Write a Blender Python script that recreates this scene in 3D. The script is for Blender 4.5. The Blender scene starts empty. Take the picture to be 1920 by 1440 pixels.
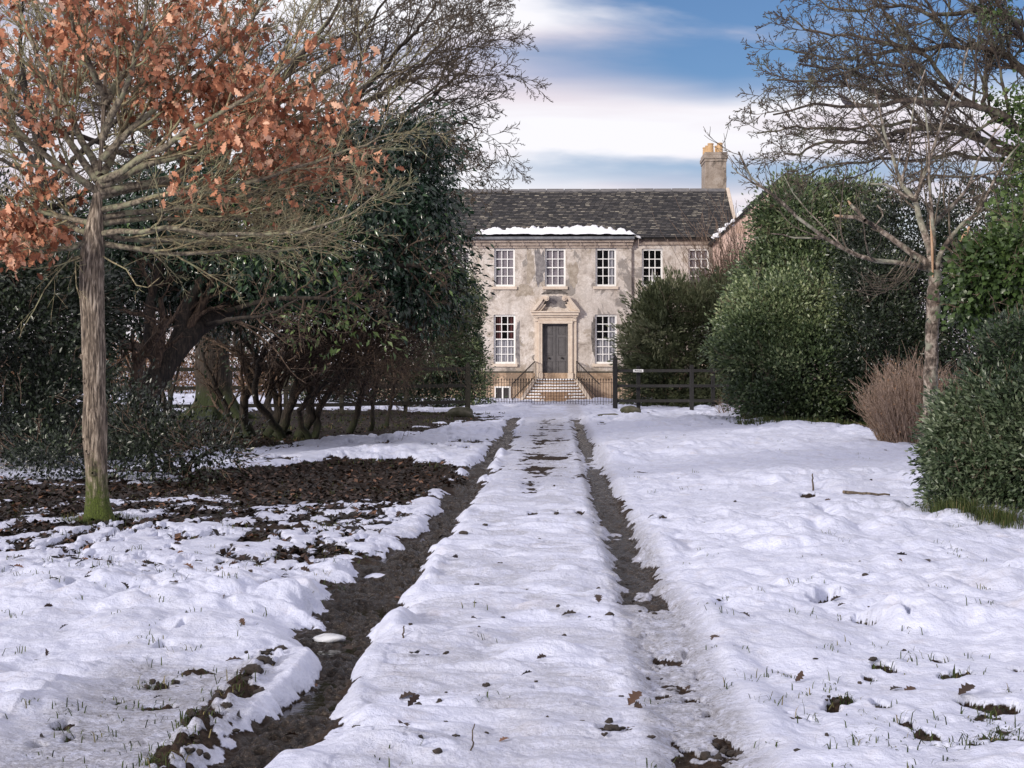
import bpy, math, random
import numpy as np
from mathutils import Vector, Matrix, Quaternion

C = bpy.context.scene
COL = C.collection
PI = math.pi

# ------------------------------------------------------------------ camera
EYE = 1.6                     # eye height above the lane
YAW = math.atan(82 / 3000)    # the camera looks a touch left of the lane's axis
cam_d = bpy.data.cameras.new('camera')
cam_d.lens = 56.25; cam_d.sensor_width = 36; cam_d.shift_y = -40 / 1920
cam_d.clip_start = 0.1; cam_d.clip_end = 6000
cam = bpy.data.objects.new('camera', cam_d); COL.objects.link(cam)
cam.location = (0, 0, EYE); cam.rotation_euler = (PI / 2, 0, YAW)
C.camera = cam

# ------------------------------------------------------------------ sky, sun, exposure
SUN_EL = math.radians(16); SUN_AZ = math.radians(220)   # compass-style: from the left and behind the camera
sd = Vector((math.sin(SUN_AZ) * math.cos(SUN_EL), math.cos(SUN_AZ) * math.cos(SUN_EL), math.sin(SUN_EL)))
sl = bpy.data.lights.new('sun', 'SUN'); sl.energy = 3.0; sl.angle = math.radians(7); sl.color = (1.0, 0.92, 0.82)
so = bpy.data.objects.new('sun', sl); COL.objects.link(so)
so.rotation_euler = (-sd).to_track_quat('-Z', 'Y').to_euler(); so.location = (-20, -20, 30)

W = bpy.data.worlds.new('World'); C.world = W; W.use_nodes = True
nt = W.node_tree; nt.nodes.clear()
def nd(t, **kw):
    n = nt.nodes.new(t)
    for k, v in kw.items(): setattr(n, k, v)
    return n
sky = nd('ShaderNodeTexSky'); sky.sky_type = 'NISHITA'; sky.sun_disc = False
sky.sun_elevation = SUN_EL; sky.sun_rotation = SUN_AZ; sky.ozone_density = 3.0; sky.air_density = 1.0; sky.dust_density = 0.2
tint = nd('ShaderNodeMix', data_type='RGBA', blend_type='MULTIPLY'); tint.inputs[0].default_value = 1
tint.inputs[7].default_value = (0.52, 0.58, 0.72, 1)
nt.links.new(sky.outputs[0], tint.inputs[6])
bg1 = nd('ShaderNodeBackground'); bg1.inputs[1].default_value = 0.12
nt.links.new(tint.outputs[2], bg1.inputs[0])
tc = nd('ShaderNodeTexCoord')
sep = nd('ShaderNodeSeparateXYZ'); nt.links.new(tc.outputs['Generated'], sep.inputs[0])
# clouds lie in long flat sheets: noise on direction, squeezed in height
mp = nd('ShaderNodeMapping'); mp.inputs['Scale'].default_value = (1.6, 1.6, 9.0); mp.inputs['Location'].default_value = (0.3, 0.0, 0.55)
mp.inputs['Rotation'].default_value = (0, math.radians(-2), 0)
nt.links.new(tc.outputs['Generated'], mp.inputs[0])
nz = nd('ShaderNodeTexNoise'); nz.inputs['Scale'].default_value = 2.2; nz.inputs['Detail'].default_value = 7; nz.inputs['Roughness'].default_value = 0.48
nz.inputs['Distortion'].default_value = 0.25
nt.links.new(mp.outputs[0], nz.inputs[0])
# open blue bands at two heights
wob = nd('ShaderNodeMath', operation='MULTIPLY_ADD'); wob.inputs[1].default_value = 0.10
nt.links.new(nz.outputs[0], wob.inputs[0]); nt.links.new(sep.outputs[2], wob.inputs[2])
def band(center, width, amp):
    a = nd('ShaderNodeMath', operation='SUBTRACT'); a.inputs[1].default_value = center; nt.links.new(wob.outputs[0], a.inputs[0])
    b = nd('ShaderNodeMath', operation='DIVIDE'); b.inputs[1].default_value = width; nt.links.new(a.outputs[0], b.inputs[0])
    c = nd('ShaderNodeMath', operation='POWER'); c.inputs[1].default_value = 2; 
    ab = nd('ShaderNodeMath', operation='ABSOLUTE'); nt.links.new(b.outputs[0], ab.inputs[0]); nt.links.new(ab.outputs[0], c.inputs[0])
    d = nd('ShaderNodeMath', operation='MULTIPLY_ADD'); d.inputs[1].default_value = -1; d.inputs[2].default_value = 1; nt.links.new(c.outputs[0], d.inputs[0])
    e = nd('ShaderNodeMath', operation='MAXIMUM'); e.inputs[1].default_value = 0; nt.links.new(d.outputs[0], e.inputs[0])
    f = nd('ShaderNodeMath', operation='MULTIPLY'); f.inputs[1].default_value = amp; nt.links.new(e.outputs[0], f.inputs[0])
    return f
# the openings are stronger to the right of the house
side = nd('ShaderNodeMapRange'); side.inputs[1].default_value = -0.06; side.inputs[2].default_value = 0.10; side.inputs[3].default_value = 0.25; side.inputs[4].default_value = 1.0
nt.links.new(sep.outputs[0], side.inputs[0])
b1 = band(0.246, 0.040, 0.50); b2 = band(0.163, 0.016, 0.22)
bs = nd('ShaderNodeMath', operation='ADD'); nt.links.new(b1.outputs[0], bs.inputs[0]); nt.links.new(b2.outputs[0], bs.inputs[1])
bm_ = nd('ShaderNodeMath', operation='MULTIPLY'); nt.links.new(bs.outputs[0], bm_.inputs[0]); nt.links.new(side.outputs[0], bm_.inputs[1])
inv = nd('ShaderNodeMath', operation='SUBTRACT'); nt.links.new(nz.outputs[0], inv.inputs[0]); nt.links.new(bm_.outputs[0], inv.inputs[1])
ms = nd('ShaderNodeMapRange', interpolation_type='SMOOTHSTEP'); ms.inputs[1].default_value = 0.12; ms.inputs[2].default_value = 0.46
nt.links.new(inv.outputs[0], ms.inputs[0])
mp2 = nd('ShaderNodeMapping'); mp2.inputs['Scale'].default_value = (1.2, 1.2, 11.0); mp2.inputs['Location'].default_value = (4.1, 2, 1.3)
nt.links.new(tc.outputs['Generated'], mp2.inputs[0])
nz2 = nd('ShaderNodeTexNoise'); nz2.inputs['Scale'].default_value = 1.9; nz2.inputs['Detail'].default_value = 5; nz2.inputs['Roughness'].default_value = 0.5
nt.links.new(mp2.outputs[0], nz2.inputs[0])
cr = nd('ShaderNodeValToRGB'); e = cr.color_ramp.elements
e[0].position = 0.30; e[0].color = (0.50, 0.52, 0.72, 1)
e[1].position = 0.60; e[1].color = (0.98, 0.97, 1.02, 1)
x = e.new(0.45); x.color = (0.84, 0.76, 0.83, 1)
nt.links.new(nz2.outputs[0], cr.inputs[0])
bg2 = nd('ShaderNodeBackground'); bg2.inputs[1].default_value = 0.92
nt.links.new(cr.outputs[0], bg2.inputs[0])
mx = nd('ShaderNodeMixShader'); nt.links.new(ms.outputs[0], mx.inputs[0]); nt.links.new(bg1.outputs[0], mx.inputs[1]); nt.links.new(bg2.outputs[0], mx.inputs[2])
wo = nd('ShaderNodeOutputWorld'); nt.links.new(mx.outputs[0], wo.inputs[0])

C.view_settings.view_transform = 'Standard'; C.view_settings.look = 'None'
C.view_settings.exposure = 0.12; C.view_settings.gamma = 1.0
C.cycles.max_bounces = 6; C.cycles.diffuse_bounces = 3; C.cycles.glossy_bounces = 3
C.cycles.transmission_bounces = 4; C.cycles.transparent_max_bounces = 4
C.cycles.caustics_reflective = False; C.cycles.caustics_refractive = False

# ------------------------------------------------------------------ plan helpers
cy_, sy_ = math.cos(YAW), math.sin(YAW)
def P(px, py, d):
    """point seen at photo pixel (px,py), d metres along the view axis"""
    u = (px - 960) / 3000 * d; v = (680 - py) / 3000 * d
    return Vector((u * cy_ - d * sy_, u * sy_ + d * cy_, EYE + v))
def G(px, py):
    """ground point under photo pixel"""
    d = 3000 * EYE / (py - 680)
    p = P(px, py, d); return p
def HP(px, py, Y):
    """point on the vertical plane y = Y"""
    u = (px - 960) / 3000; d = Y / (u * sy_ + cy_)
    return P(px, py, d)

def tag(o, label=None, cat=None, group=None, kind=None):
    if label: o['label'] = label
    if cat: o['category'] = cat
    if group: o['group'] = group
    if kind: o['kind'] = kind
    return o
def empty(name, loc, label, cat, group=None):
    o = bpy.data.objects.new(name, None); COL.objects.link(o); o.location = loc; o.empty_display_size = 0.2
    return tag(o, label, cat, group)
def link(name, me, mat, parent=None):
    o = bpy.data.objects.new(name, me); COL.objects.link(o)
    if mat is not None: me.materials.append(mat)
    if parent is not None:
        o.parent = parent
        m = Matrix.Identity(4); q = parent
        while q is not None:
            m = Matrix.Translation(q.location) @ m; q = q.parent
        o.location = -m.translation if False else Vector((0, 0, 0)) - m.translation
    return o
def mesh_np(name, V, F, smooth=True, attrs=None):
    """V (n,3); F list of int arrays (m,k) of equal-size faces"""
    me = bpy.data.meshes.new(name)
    if not isinstance(F, (list, tuple)): F = [F]
    F = [np.asarray(f, dtype=np.int32) for f in F if len(f)]
    me.vertices.add(len(V)); me.vertices.foreach_set('co', np.ascontiguousarray(V, dtype=np.float32).ravel())
    loops = np.concatenate([f.ravel() for f in F]); tot = np.concatenate([np.full(len(f), f.shape[1], np.int32) for f in F])
    st = np.zeros(len(tot), np.int32); st[1:] = np.cumsum(tot)[:-1]
    me.loops.add(len(loops)); me.loops.foreach_set('vertex_index', loops)
    me.polygons.add(len(tot)); me.polygons.foreach_set('loop_start', st)
    if smooth: me.polygons.foreach_set('use_smooth', np.ones(len(tot), bool))
    me.update(calc_edges=True)
    for k, a in (attrs or {}).items():
        at = me.attributes.new(k, 'FLOAT', 'POINT'); at.data.foreach_set('value', np.ascontiguousarray(a, dtype=np.float32))
    return me

class MB:
    """collects simple solids into ONE mesh"""
    def __init__(s): s.v = []; s.f = []
    def add(s, vs, fs):
        b = len(s.v); s.v += [tuple(v) for v in vs]; s.f += [tuple(i + b for i in f) for f in fs]
    def box(s, x0, x1, y0, y1, z0, z1):
        s.add([(x0, y0, z0), (x1, y0, z0), (x1, y1, z0), (x0, y1, z0), (x0, y0, z1), (x1, y0, z1), (x1, y1, z1), (x0, y1, z1)],
              [(0, 3, 2, 1), (4, 5, 6, 7), (0, 1, 5, 4), (1, 2, 6, 5), (2, 3, 7, 6), (3, 0, 4, 7)])
    def bar(s, a, b, w, h, up=(0, 0, 1)):
        a = Vector(a); b = Vector(b); t = (b - a).normalized(); sd_ = t.cross(Vector(up))
        if sd_.length < 1e-4: sd_ = t.cross(Vector((0, 1, 0)))
        sd_.normalize(); u = sd_.cross(t)
        vs = []
        for p in (a, b):
            for (i, j) in ((-1, -1), (1, -1), (1, 1), (-1, 1)): vs.append(p + sd_ * w / 2 * i + u * h / 2 * j)
        s.add(vs, [(0, 3, 2, 1), (4, 5, 6, 7), (0, 1, 5, 4), (1, 2, 6, 5), (2, 3, 7, 6), (3, 0, 4, 7)])
    def prism(s, poly, y0, y1):
        """poly [(x,z)] anticlockwise seen from -y, extruded y0..y1"""
        n = len(poly)
        s.add([(x, y0, z) for x, z in poly] + [(x, y1, z) for x, z in poly],
              [tuple(range(n)), tuple(range(2 * n - 1, n - 1, -1))] + [(i, i + n, (i + 1) % n + n, (i + 1) % n) for i in range(n)])
    def prismz(s, poly, z0, z1):
        n = len(poly)
        s.add([(x, y, z0) for x, y in poly] + [(x, y, z1) for x, y in poly],
              [tuple(range(n - 1, -1, -1)), tuple(range(n, 2 * n))] + [(i, (i + 1) % n, (i + 1) % n + n, i + n) for i in range(n)])
    def cyl(s, a, b, r0, r1, k=10):
        a = Vector(a); b = Vector(b); t = (b - a).normalized(); r = t.orthogonal().normalized(); q = t.cross(r)
        vs = []
        for p, rr in ((a, r0), (b, r1)):
            for i in range(k): vs.append(p + (r * math.cos(2 * PI * i / k) + q * math.sin(2 * PI * i / k)) * rr)
        s.add(vs, [tuple(range(k - 1, -1, -1)), tuple(range(k, 2 * k))] + [(i, (i + 1) % k, (i + 1) % k + k, i + k) for i in range(k)])
    def ball(s, c, rx, ry, rz, seg=10, rings=6):
        c = Vector(c); vs = [c + Vector((0, 0, -rz))]
        for j in range(1, rings):
            th = PI * j / rings
            for i in range(seg):
                a = 2 * PI * i / seg; vs.append(c + Vector((rx * math.sin(th) * math.cos(a), ry * math.sin(th) * math.sin(a), -rz * math.cos(th))))
        vs.append(c + Vector((0, 0, rz))); fs = []
        for i in range(seg):
            fs.append((0, 1 + (i + 1) % seg, 1 + i)); e_ = 1 + (rings - 2) * seg; fs.append((e_ + i, e_ + (i + 1) % seg, len(vs) - 1))
            for j in range(rings - 2):
                a = 1 + j * seg; fs.append((a + i, a + (i + 1) % seg, a + seg + (i + 1) % seg, a + seg + i))
        s.add(vs, fs)
    def build(s, name, mat, parent=None, bevel=0, smooth=False):
        me = bpy.data.meshes.new(name); me.from_pydata(s.v, [], s.f); me.update()
        import bmesh
        b = bmesh.new(); b.from_mesh(me); bmesh.ops.recalc_face_normals(b, faces=b.faces)
        if bevel: bmesh.ops.bevel(b, geom=list(b.edges), offset=bevel, segments=1, affect='EDGES', clamp_overlap=True)
        b.to_mesh(me); b.free()
        if smooth: me.polygons.foreach_set('use_smooth', [True] * len(me.polygons))
        return link(name, me, mat, parent)

# ------------------------------------------------------------------ noise
_tabs = {}
def vnoise(x, y, seed=0):
    if seed not in _tabs: _tabs[seed] = np.random.RandomState(seed).uniform(-1, 1, (256, 256)).astype(np.float32)
    T = _tabs[seed]
    xi = np.floor(x).astype(np.int64); yi = np.floor(y).astype(np.int64); fx = (x - xi).astype(np.float32); fy = (y - yi).astype(np.float32)
    fx = fx * fx * fx * (fx * (fx * 6 - 15) + 10); fy = fy * fy * fy * (fy * (fy * 6 - 15) + 10)
    a = T[yi & 255, xi & 255]; b = T[yi & 255, (xi + 1) & 255]; c = T[(yi + 1) & 255, xi & 255]; d = T[(yi + 1) & 255, (xi + 1) & 255]
    return (a * (1 - fx) + b * fx) * (1 - fy) + (c * (1 - fx) + d * fx) * fy
def rot(x, y, a): return x * math.cos(a) - y * math.sin(a), x * math.sin(a) + y * math.cos(a)
def fbm(x, y, seed=0, oct=3, g=0.5):
    s = 0; amp = 1; t = 0
    for i in range(oct):
        s = s + amp * vnoise(x, y, seed + i); t += amp; amp *= g; x, y = rot(x * 2.03, y * 2.03, 0.7)
    return s / t * 1.5
def billow(x, y, seed=0, oct=2):
    s = 0; amp = 1; t = 0
    for i in range(oct):
        s = s + amp * np.abs(vnoise(x, y, seed + i)); t += amp; amp *= 0.5; x, y = rot(x * 2.1, y * 2.1, 1.1)
    return s / t
def sstep(a, b, x):
    t = np.clip((x - a) / (b - a), 0, 1); return t * t * (3 - 2 * t)

# ------------------------------------------------------------------ materials
def newmat(name):
    m = bpy.data.materials.new(name); m.use_nodes = True; t = m.node_tree
    b = t.nodes['Principled BSDF']; return m, t, b
def N(t, typ, **kw):
    n = t.nodes.new(typ)
    for k, v in kw.items():
        if k in ('Scale', 'Detail', 'Roughness', 'Distortion', 'Strength', 'Distance', 'W', 'Randomness'): n.inputs[k].default_value = v
        else: setattr(n, k, v)
    return n
def ramp(t, src, stops):
    r = t.nodes.new('ShaderNodeValToRGB'); e = r.color_ramp.elements
    while len(e) > 1: e.remove(e[-1])
    e[0].position = stops[0][0]; e[0].color = (*stops[0][1], 1)
    for p, c in stops[1:]:
        q = e.new(p); q.color = (*c, 1)
    t.links.new(src, r.inputs[0]); return r.outputs[0]
def mixc(t, f, a, b, mode='MIX'):
    m = t.nodes.new('ShaderNodeMix'); m.data_type = 'RGBA'; m.blend_type = mode
    for i, v in ((0, f), (6, a), (7, b)):
        if isinstance(v, bpy.types.NodeSocket): t.links.new(v, m.inputs[i])
        elif isinstance(v, (int, float)): m.inputs[i].default_value = v
        else: m.inputs[i].default_value = (*v, 1)
    return m.outputs[2]
def obco(t, scale=(1, 1, 1)):
    c = t.nodes.new('ShaderNodeTexCoord'); m = t.nodes.new('ShaderNodeMapping'); m.inputs['Scale'].default_value = scale
    t.links.new(c.outputs['Object'], m.inputs[0]); return m.outputs[0]
def noise(t, co, scale, detail=4, rough=0.55, dist=0):
    n = t.nodes.new('ShaderNodeTexNoise'); n.inputs['Scale'].default_value = scale; n.inputs['Detail'].default_value = detail
    n.inputs['Roughness'].default_value = rough; n.inputs['Distortion'].default_value = dist
    t.links.new(co, n.inputs[0]); return n.outputs[0]
def mrange(t, src, a, b, c=0, d=1):
    m = t.nodes.new('ShaderNodeMapRange'); t.links.new(src, m.inputs[0])
    for i, v in enumerate((a, b, c, d)): m.inputs[i + 1].default_value = v
    return m.outputs[0]
def math_(t, op, a, b=0.0):
    m = t.nodes.new('ShaderNodeMath'); m.operation = op
    for i, v in ((0, a), (1, b)):
        if isinstance(v, bpy.types.NodeSocket): t.links.new(v, m.inputs[i])
        else: m.inputs[i].default_value = v
    return m.outputs[0]
def bump(t, b, h, strength=0.5, dist=0.02, prev=None):
    n = t.nodes.new('ShaderNodeBump'); n.inputs['Strength'].default_value = strength; n.inputs['Distance'].default_value = dist
    t.links.new(h, n.inputs['Height'])
    if prev is not None: t.links.new(prev, n.inputs['Normal'])
    t.links.new(n.outputs[0], b.inputs['Normal']); return n.outputs[0]
def attr(t, name):
    a = t.nodes.new('ShaderNodeAttribute'); a.attribute_name = name; return a.outputs['Fac']

def m_plain(name, c0, c1, scale=6, rough=0.8, bmp=0.3, bdist=0.01, stretch=(1, 1, 1), metal=0):
    m, t, b = newmat(name); co = obco(t, stretch)
    n = noise(t, co, scale, 6, 0.6)
    t.links.new(ramp(t, n, [(0.32, c0), (0.68, c1)]), b.inputs['Base Color'])
    b.inputs['Roughness'].default_value = rough; b.inputs['Metallic'].default_value = metal
    if bmp: bump(t, b, noise(t, co, scale * 4, 5, 0.6), bmp, bdist)
    return m
def m_leaf(name, stops, rough=0.45, trans=0.25, spec=0.5):
    m, t, b = newmat(name)
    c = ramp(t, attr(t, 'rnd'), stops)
    t.links.new(c, b.inputs['Base Color']); b.inputs['Roughness'].default_value = rough
    b.inputs['Specular IOR Level'].default_value = spec
    if trans:
        tr = t.nodes.new('ShaderNodeBsdfTranslucent'); t.links.new(c, tr.inputs[0])
        mx = t.nodes.new('ShaderNodeMixShader'); mx.inputs[0].default_value = trans
        t.links.new(b.outputs[0], mx.inputs[1]); t.links.new(tr.outputs[0], mx.inputs[2])
        t.links.new(mx.outputs[0], t.nodes['Material Output'].inputs[0])
    return m
def m_bark(name, dark, mid, light, moss=None, moss_top=0.0, scale=1.0, lichen=None, bd=0.03, st=0.16):
    """furrowed bark; lichen blotches and a mossy foot are the bark's own colours"""
    m, t, b = newmat(name)
    co = obco(t, (1, 1, st))
    n = noise(t, co, 28 * scale, 6, 0.62, 0.6)
    n2 = noise(t, obco(t), 7 * scale, 5, 0.6)
    c = ramp(t, n, [(0.36, dark), (0.5, mid), (0.68, light)])
    if lichen is not None:
        f = mrange(t, n2, 0.50, 0.62); c = mixc(t, math_(t, 'MULTIPLY', f, 0.7), c, lichen)
    if moss is not None:
        s = t.nodes.new('ShaderNodeTexCoord'); sp = t.nodes.new('ShaderNodeSeparateXYZ'); t.links.new(s.outputs['Object'], sp.inputs[0])
        z = math_(t, 'ADD', sp.outputs[2], math_(t, 'MULTIPLY', noise(t, obco(t), 16, 5, 0.7), -1.1))
        f = mrange(t, z, moss_top - 0.22, moss_top - 0.62)
        c = mixc(t, f, c, ramp(t, noise(t, obco(t), 60, 3), [(0.35, (moss[0] * .45, moss[1] * .45, moss[2] * .45)), (0.65, moss)]))
    t.links.new(c, b.inputs['Base Color']); b.inputs['Roughness'].default_value = 0.88
    bump(t, b, n, 0.9, bd)
    return m

# ------------------------------------------------------------------ GROUND
RL, RR = -1.15, 0.58     # x of the two ruts' centre lines
def ell(x, y, px, py, rx, ry):
    """soft ellipse on the ground, radii given by their look in the photograph"""
    c = G(px, py); s = (py - 680) / EYE
    a = rx / s; bb = abs(G(px, py - ry).y - G(px, py + ry).y) / 2
    r = np.sqrt(((x - c.x) / a) ** 2 + ((y - c.y) / bb) ** 2)
    return r
def poly_sdf(x, y, pts):
    """>0 inside, metres"""
    d = np.full(x.shape, 1e9, np.float32); ins = np.zeros(x.shape, bool); n = len(pts)
    for i in range(n):
        ax, ay = pts[i]; bx, by = pts[(i + 1) % n]; ex, ey = bx - ax, by - ay; wx = x - ax; wy = y - ay
        tt = np.clip((wx * ex + wy * ey) / (ex * ex + ey * ey), 0, 1)
        d = np.minimum(d, np.hypot(wx - ex * tt, wy - ey * tt))
        cond = ((ay > y) != (by > y)); 
        with np.errstate(divide='ignore', invalid='ignore'):
            xi = (bx - ax) * (y - ay) / (by - ay if by != ay else 1e-9) + ax
        ins ^= cond & (x < xi)
    return np.where(ins, d, -d)
def gp(l): return [tuple(G(a, b).xy) for a, b in l]
MUD_A = gp([(-260, 900), (120, 905), (215, 880), (430, 868), (600, 866), (760, 866), (838, 878), (836, 905), (745, 937), (560, 945), (430, 950), (300, 960), (120, 975), (-260, 985)])
MUD_B = gp([(-400, 775), (150, 775), (300, 778), (640, 776), (860, 774), (908, 784), (870, 800), (760, 819), (600, 833), (440, 846), (200, 852), (-400, 855)])
MUD_C = gp([(1380, 786), (1450, 802), (1600, 806), (1640, 815), (1700, 822), (2100, 822), (2300, 770), (1390, 765)])
# bare spots on the right lawn and in the foreground: px, py, rx, ry
SPOTS = [(1548, 1150, 42, 11), (1620, 1192, 30, 8), (1575, 1330, 42, 12), (1650, 1342, 26, 11), (1790, 1290, 48, 10), (1660, 1272, 40, 10),
         (1710, 1262, 26, 7), (1858, 1345, 62, 11), (1690, 1380, 40, 12), (1740, 1398, 34, 8), (1810, 1432, 90, 14), (1700, 1440, 50, 9),
         (1885, 1415, 50, 14), (1570, 1432, 30, 9), (1360, 1400, 34, 22), (1145, 1384, 44, 11), (1110, 1400, 20, 6), (1535, 1110, 18, 6), (1700, 1195, 10, 6),
         (1520, 940, 26, 5), (1538, 958, 16, 6), (1560, 1342, 30, 18), (1762, 1262, 30, 6), (1908, 1282, 22, 7), (1630, 1290, 18, 6), (1478, 1362, 16, 5), (1520, 1372, 22, 5),
         (1720, 1032, 26, 6), (1778, 1060, 22, 5), (1862, 1032, 26, 8), (1425, 1000, 18, 4), (1365, 970, 14, 4), (1245, 980, 14, 5), (1240, 1090, 12, 6),
         (305, 1232, 26, 8), (302, 1298, 24, 9), (222, 1330, 22, 9), (335, 1188, 14, 5), (340, 1208, 14, 6), (112, 1380, 24, 10), (128, 1402, 20, 10),
         (300, 1340, 40, 8), (380, 1272, 50, 8), (75, 1415, 30, 8), (135, 1135, 16, 4), (415, 1065, 16, 5), (615, 1025, 36, 8), (650, 1042, 26, 6), (470, 1022, 50, 9),
         (610, 1052, 26, 8), (540, 995, 60, 8), (1090, 1345, 14, 4), (1002, 1308, 10, 4), (1000, 970, 12, 4), (1042, 970, 8, 4), (1090, 970, 12, 4), (1022, 1030, 12, 4), (440, 1110, 16, 4)]
def ground(x, y):
    """returns z, snow cover, slush, wetness, litter"""
    x = np.asarray(x, np.float32); y = np.asarray(y, np.float32)
    far = sstep(60, 120, np.abs(y)) + sstep(12, 40, np.abs(x)); nearm = 1 - np.clip(far, 0, 1)
    terr = 0.10 * fbm(x / 9 + 3, y / 9, 5, 2) * sstep(1.6, 6, np.abs(x + 0.3)) + 0.03 * sstep(0.9, 2.5, x) + 0.02 * sstep(-1.7, -3.5, x)
    terr = terr + far * 0.6 * fbm(x / 60, y / 60, 9, 2)
    wl = 0.045 * fbm(x * 0 + 1, y / 1.1, 31, 2); wr = 0.02 * fbm(x * 0 + 4, y / 1.3, 33, 2)
    hwL = 0.095 + 0.055 * sstep(9, 13, y) + 0.21 * sstep(8.3, 9.6, y) * (1 - sstep(11.5, 14, y)) + 0.05 * fbm(x * 0 + 2, y / 0.7, 35, 2)
    cL = RL + 0.01 * (1 - sstep(8, 10, y)) - 0.15 * (1 - sstep(5.8, 7.4, y)) + wl * sstep(6, 10, y) - 0.13 * sstep(8.3, 9.6, y) * (1 - sstep(12.5, 15, y)) + 0.09 * sstep(22, 30, y) * (1 - sstep(34, 40, y))
    tl = np.abs(x - cL) / hwL + 0.42 * fbm(x / 0.45, y / 0.17, 37, 4, 0.6)
    rutL = 1 - sstep(0.62, 1.30, tl)
    hwR = 0.105 + 0.03 * sstep(30, 12, y)
    tr = np.abs(x - (RR + wr)) / hwR + 0.45 * fbm(x / 0.30, y / 0.17, 41, 3)
    fadeR = sstep(8.2, 13.5, y)
    rutR = (1 - sstep(0.72, 1.35, tr))
    # where the right wheel has only pressed the snow to slush
    endr = 1 - sstep(43, 47.5, y); rutL = rutL * endr; rutR = rutR * endr
    pr = rutR * sstep(-0.1, 0.5, fbm(x / 0.20, y / 0.45, 43, 3) + (fadeR * 2.2 - 0.55))
    slR = (1 - sstep(0.6, 1.7, np.abs(x - RR - 0.02) / 0.2))
    ripL = np.exp(-((x + 1.52) / 0.085) ** 2) * sstep(8.9, 8.2, y)
    mid = sstep(-0.95, -0.80, x) * (1 - sstep(0.36, 0.50, x))
    rough = 0.014 * fbm(x / 0.30, y / 0.30, 11, 3) + 0.018 * billow(x / 0.08, y / 0.08, 17, 2) + 0.010 * fbm(x / 0.045, y / 0.05, 19, 2)
    # snow depth
    sml_ = 0.55 + 1.3 * sstep(-0.35, 0.55, fbm(x / 1.3, y / 1.5, 93, 3))
    amp_ = 0.62 + 0.85 * sstep(-0.5, 0.6, fbm(x / 1.9, y / 2.6, 29, 3))
    lump = amp_ * (0.085 * billow(x / 1.1, y / 1.2, 21, 2) + 0.052 * sml_ * billow(x / 0.42, y / 0.34, 25, 3) + 0.018 * fbm(x / 0.75, y / 0.5, 23, 2) + 0.024) + 0.010 * fbm(x / 0.11, y / 0.12, 28, 2) + 0.010 * fbm(x / 1.5, y / 1.7, 27, 2) - 0.036
    rip = 0.080 * billow(x / 0.75, y / 0.50, 51, 2) + 0.056 * billow(x / 0.42, y / 0.17, 53, 2) - 0.012 + 0.012 * fbm(x / 0.9, y / 0.7, 55, 2)
    th = np.where(True, 0.030 + lump * (1 - mid) + rip * mid, 0)
    worn = mid * endr * sstep(15, 26, y) * (0.5 + 0.5 * sstep(0.55, 0.1, np.abs(x + 0.15)))
    th = th - worn * (0.030 + 0.05 * sstep(-0.2, 0.5, fbm(x / 0.3, y / 0.8, 57, 3)))
    th = th - 0.012 * mid
    patch = fbm(x / 0.55, y / 0.9, 61, 4, 0.6)
    A = poly_sdf(x, y, MUD_A); B = poly_sdf(x, y, MUD_B); Cc = poly_sdf(x, y, MUD_C)
    left_thin = sstep(-3.4, -4.8, x) * 0.10
    pA = fbm(x / 0.30, y / 0.55, 64, 4, 0.6); kA = sstep(-0.30, 0.25, A + 0.12 + 0.42 * pA - 1.6 * sstep(-3.3, -4.2, x) * (pA < 0.1)); kB = sstep(-0.5, 0.8, B + 1.3 * patch)
    kC = sstep(-0.3, 0.4, Cc + 0.5 * patch)
    # tattered zone between the litter bed and the deeper snow
    yy = y; zoneC = sstep(10.6, 14.6, yy) * (1 - sstep(19, 24, yy)) * sstep(-1.25, -2.0, x)
    tat = zoneC * sstep(-0.02, 0.36, fbm(x / 0.17, y / 0.40, 65, 4, 0.66) + 0.30 * (zoneC - 0.7) + 0.15 * fbm(x / 0.9, y / 1.5, 66, 2))
    zoneD = sstep(24, 30, y) * (1 - sstep(62, 66, y)) * sstep(-1.2, -1.6, x)
    zoneE = sstep(36, 41, y) * (1 - sstep(60, 64, y)) * sstep(0.75, 1.1, x)
    tat = np.maximum(tat, np.maximum(zoneD, zoneE) * sstep(0.30, 0.55, fbm(x / 0.4, y / 0.9, 67, 4, 0.6)))
    th = th * (1 - 0.55 * zoneC) * (1 - 0.4 * sstep(-1.2, 0, A)) * (1 - 0.35 * sstep(-1.2, 0, B))
    th = th - 0.22 * np.maximum(np.maximum(kA, kB), kC) - 0.075 * tat
    sp = np.zeros_like(x); m = (y < 24) & (y > 5) & (np.abs(x) < 8)
    if m.any():
        xs, ys = x[m], y[m]; q = np.zeros_like(xs); nn = 0.45 * fbm(xs / 0.11, ys / 0.16, 71, 3)
        for s in SPOTS: q = np.maximum(q, 1 - sstep(0.45, 1.0, ell(xs, ys, s[0], s[1], s[2] * .75, s[3] * .8) + nn * 1.3))
        sp[m] = q
    th = th - 0.17 * sp
    th = th - 0.16 * rutL - 0.10 * pr - 0.13 * ripL * sstep(-0.25, 0.15, fbm(x / 0.13, y / 0.2, 73, 3))
    # slush beside the wheel tracks
    sl = np.clip(slR * (1 - sstep(13, 20, y) * 0.4), 0, 1) * 0.95
    slL = sstep(-2.6, -2.0, x) * (1 - sstep(-1.5, -1.3, x)) * (1 - sstep(7.6, 9.0, y + 0.6 * fbm(x / 0.6, y / 0.6, 75, 2)))
    sl = np.maximum(sl, slL * 0.9); sl = np.maximum(sl, worn * 0.85)
    sl = np.maximum(sl, mid * 0.45 * sstep(-0.2, 0.6, fbm(x / 0.8, y / 0.6, 77, 3)))
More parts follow.
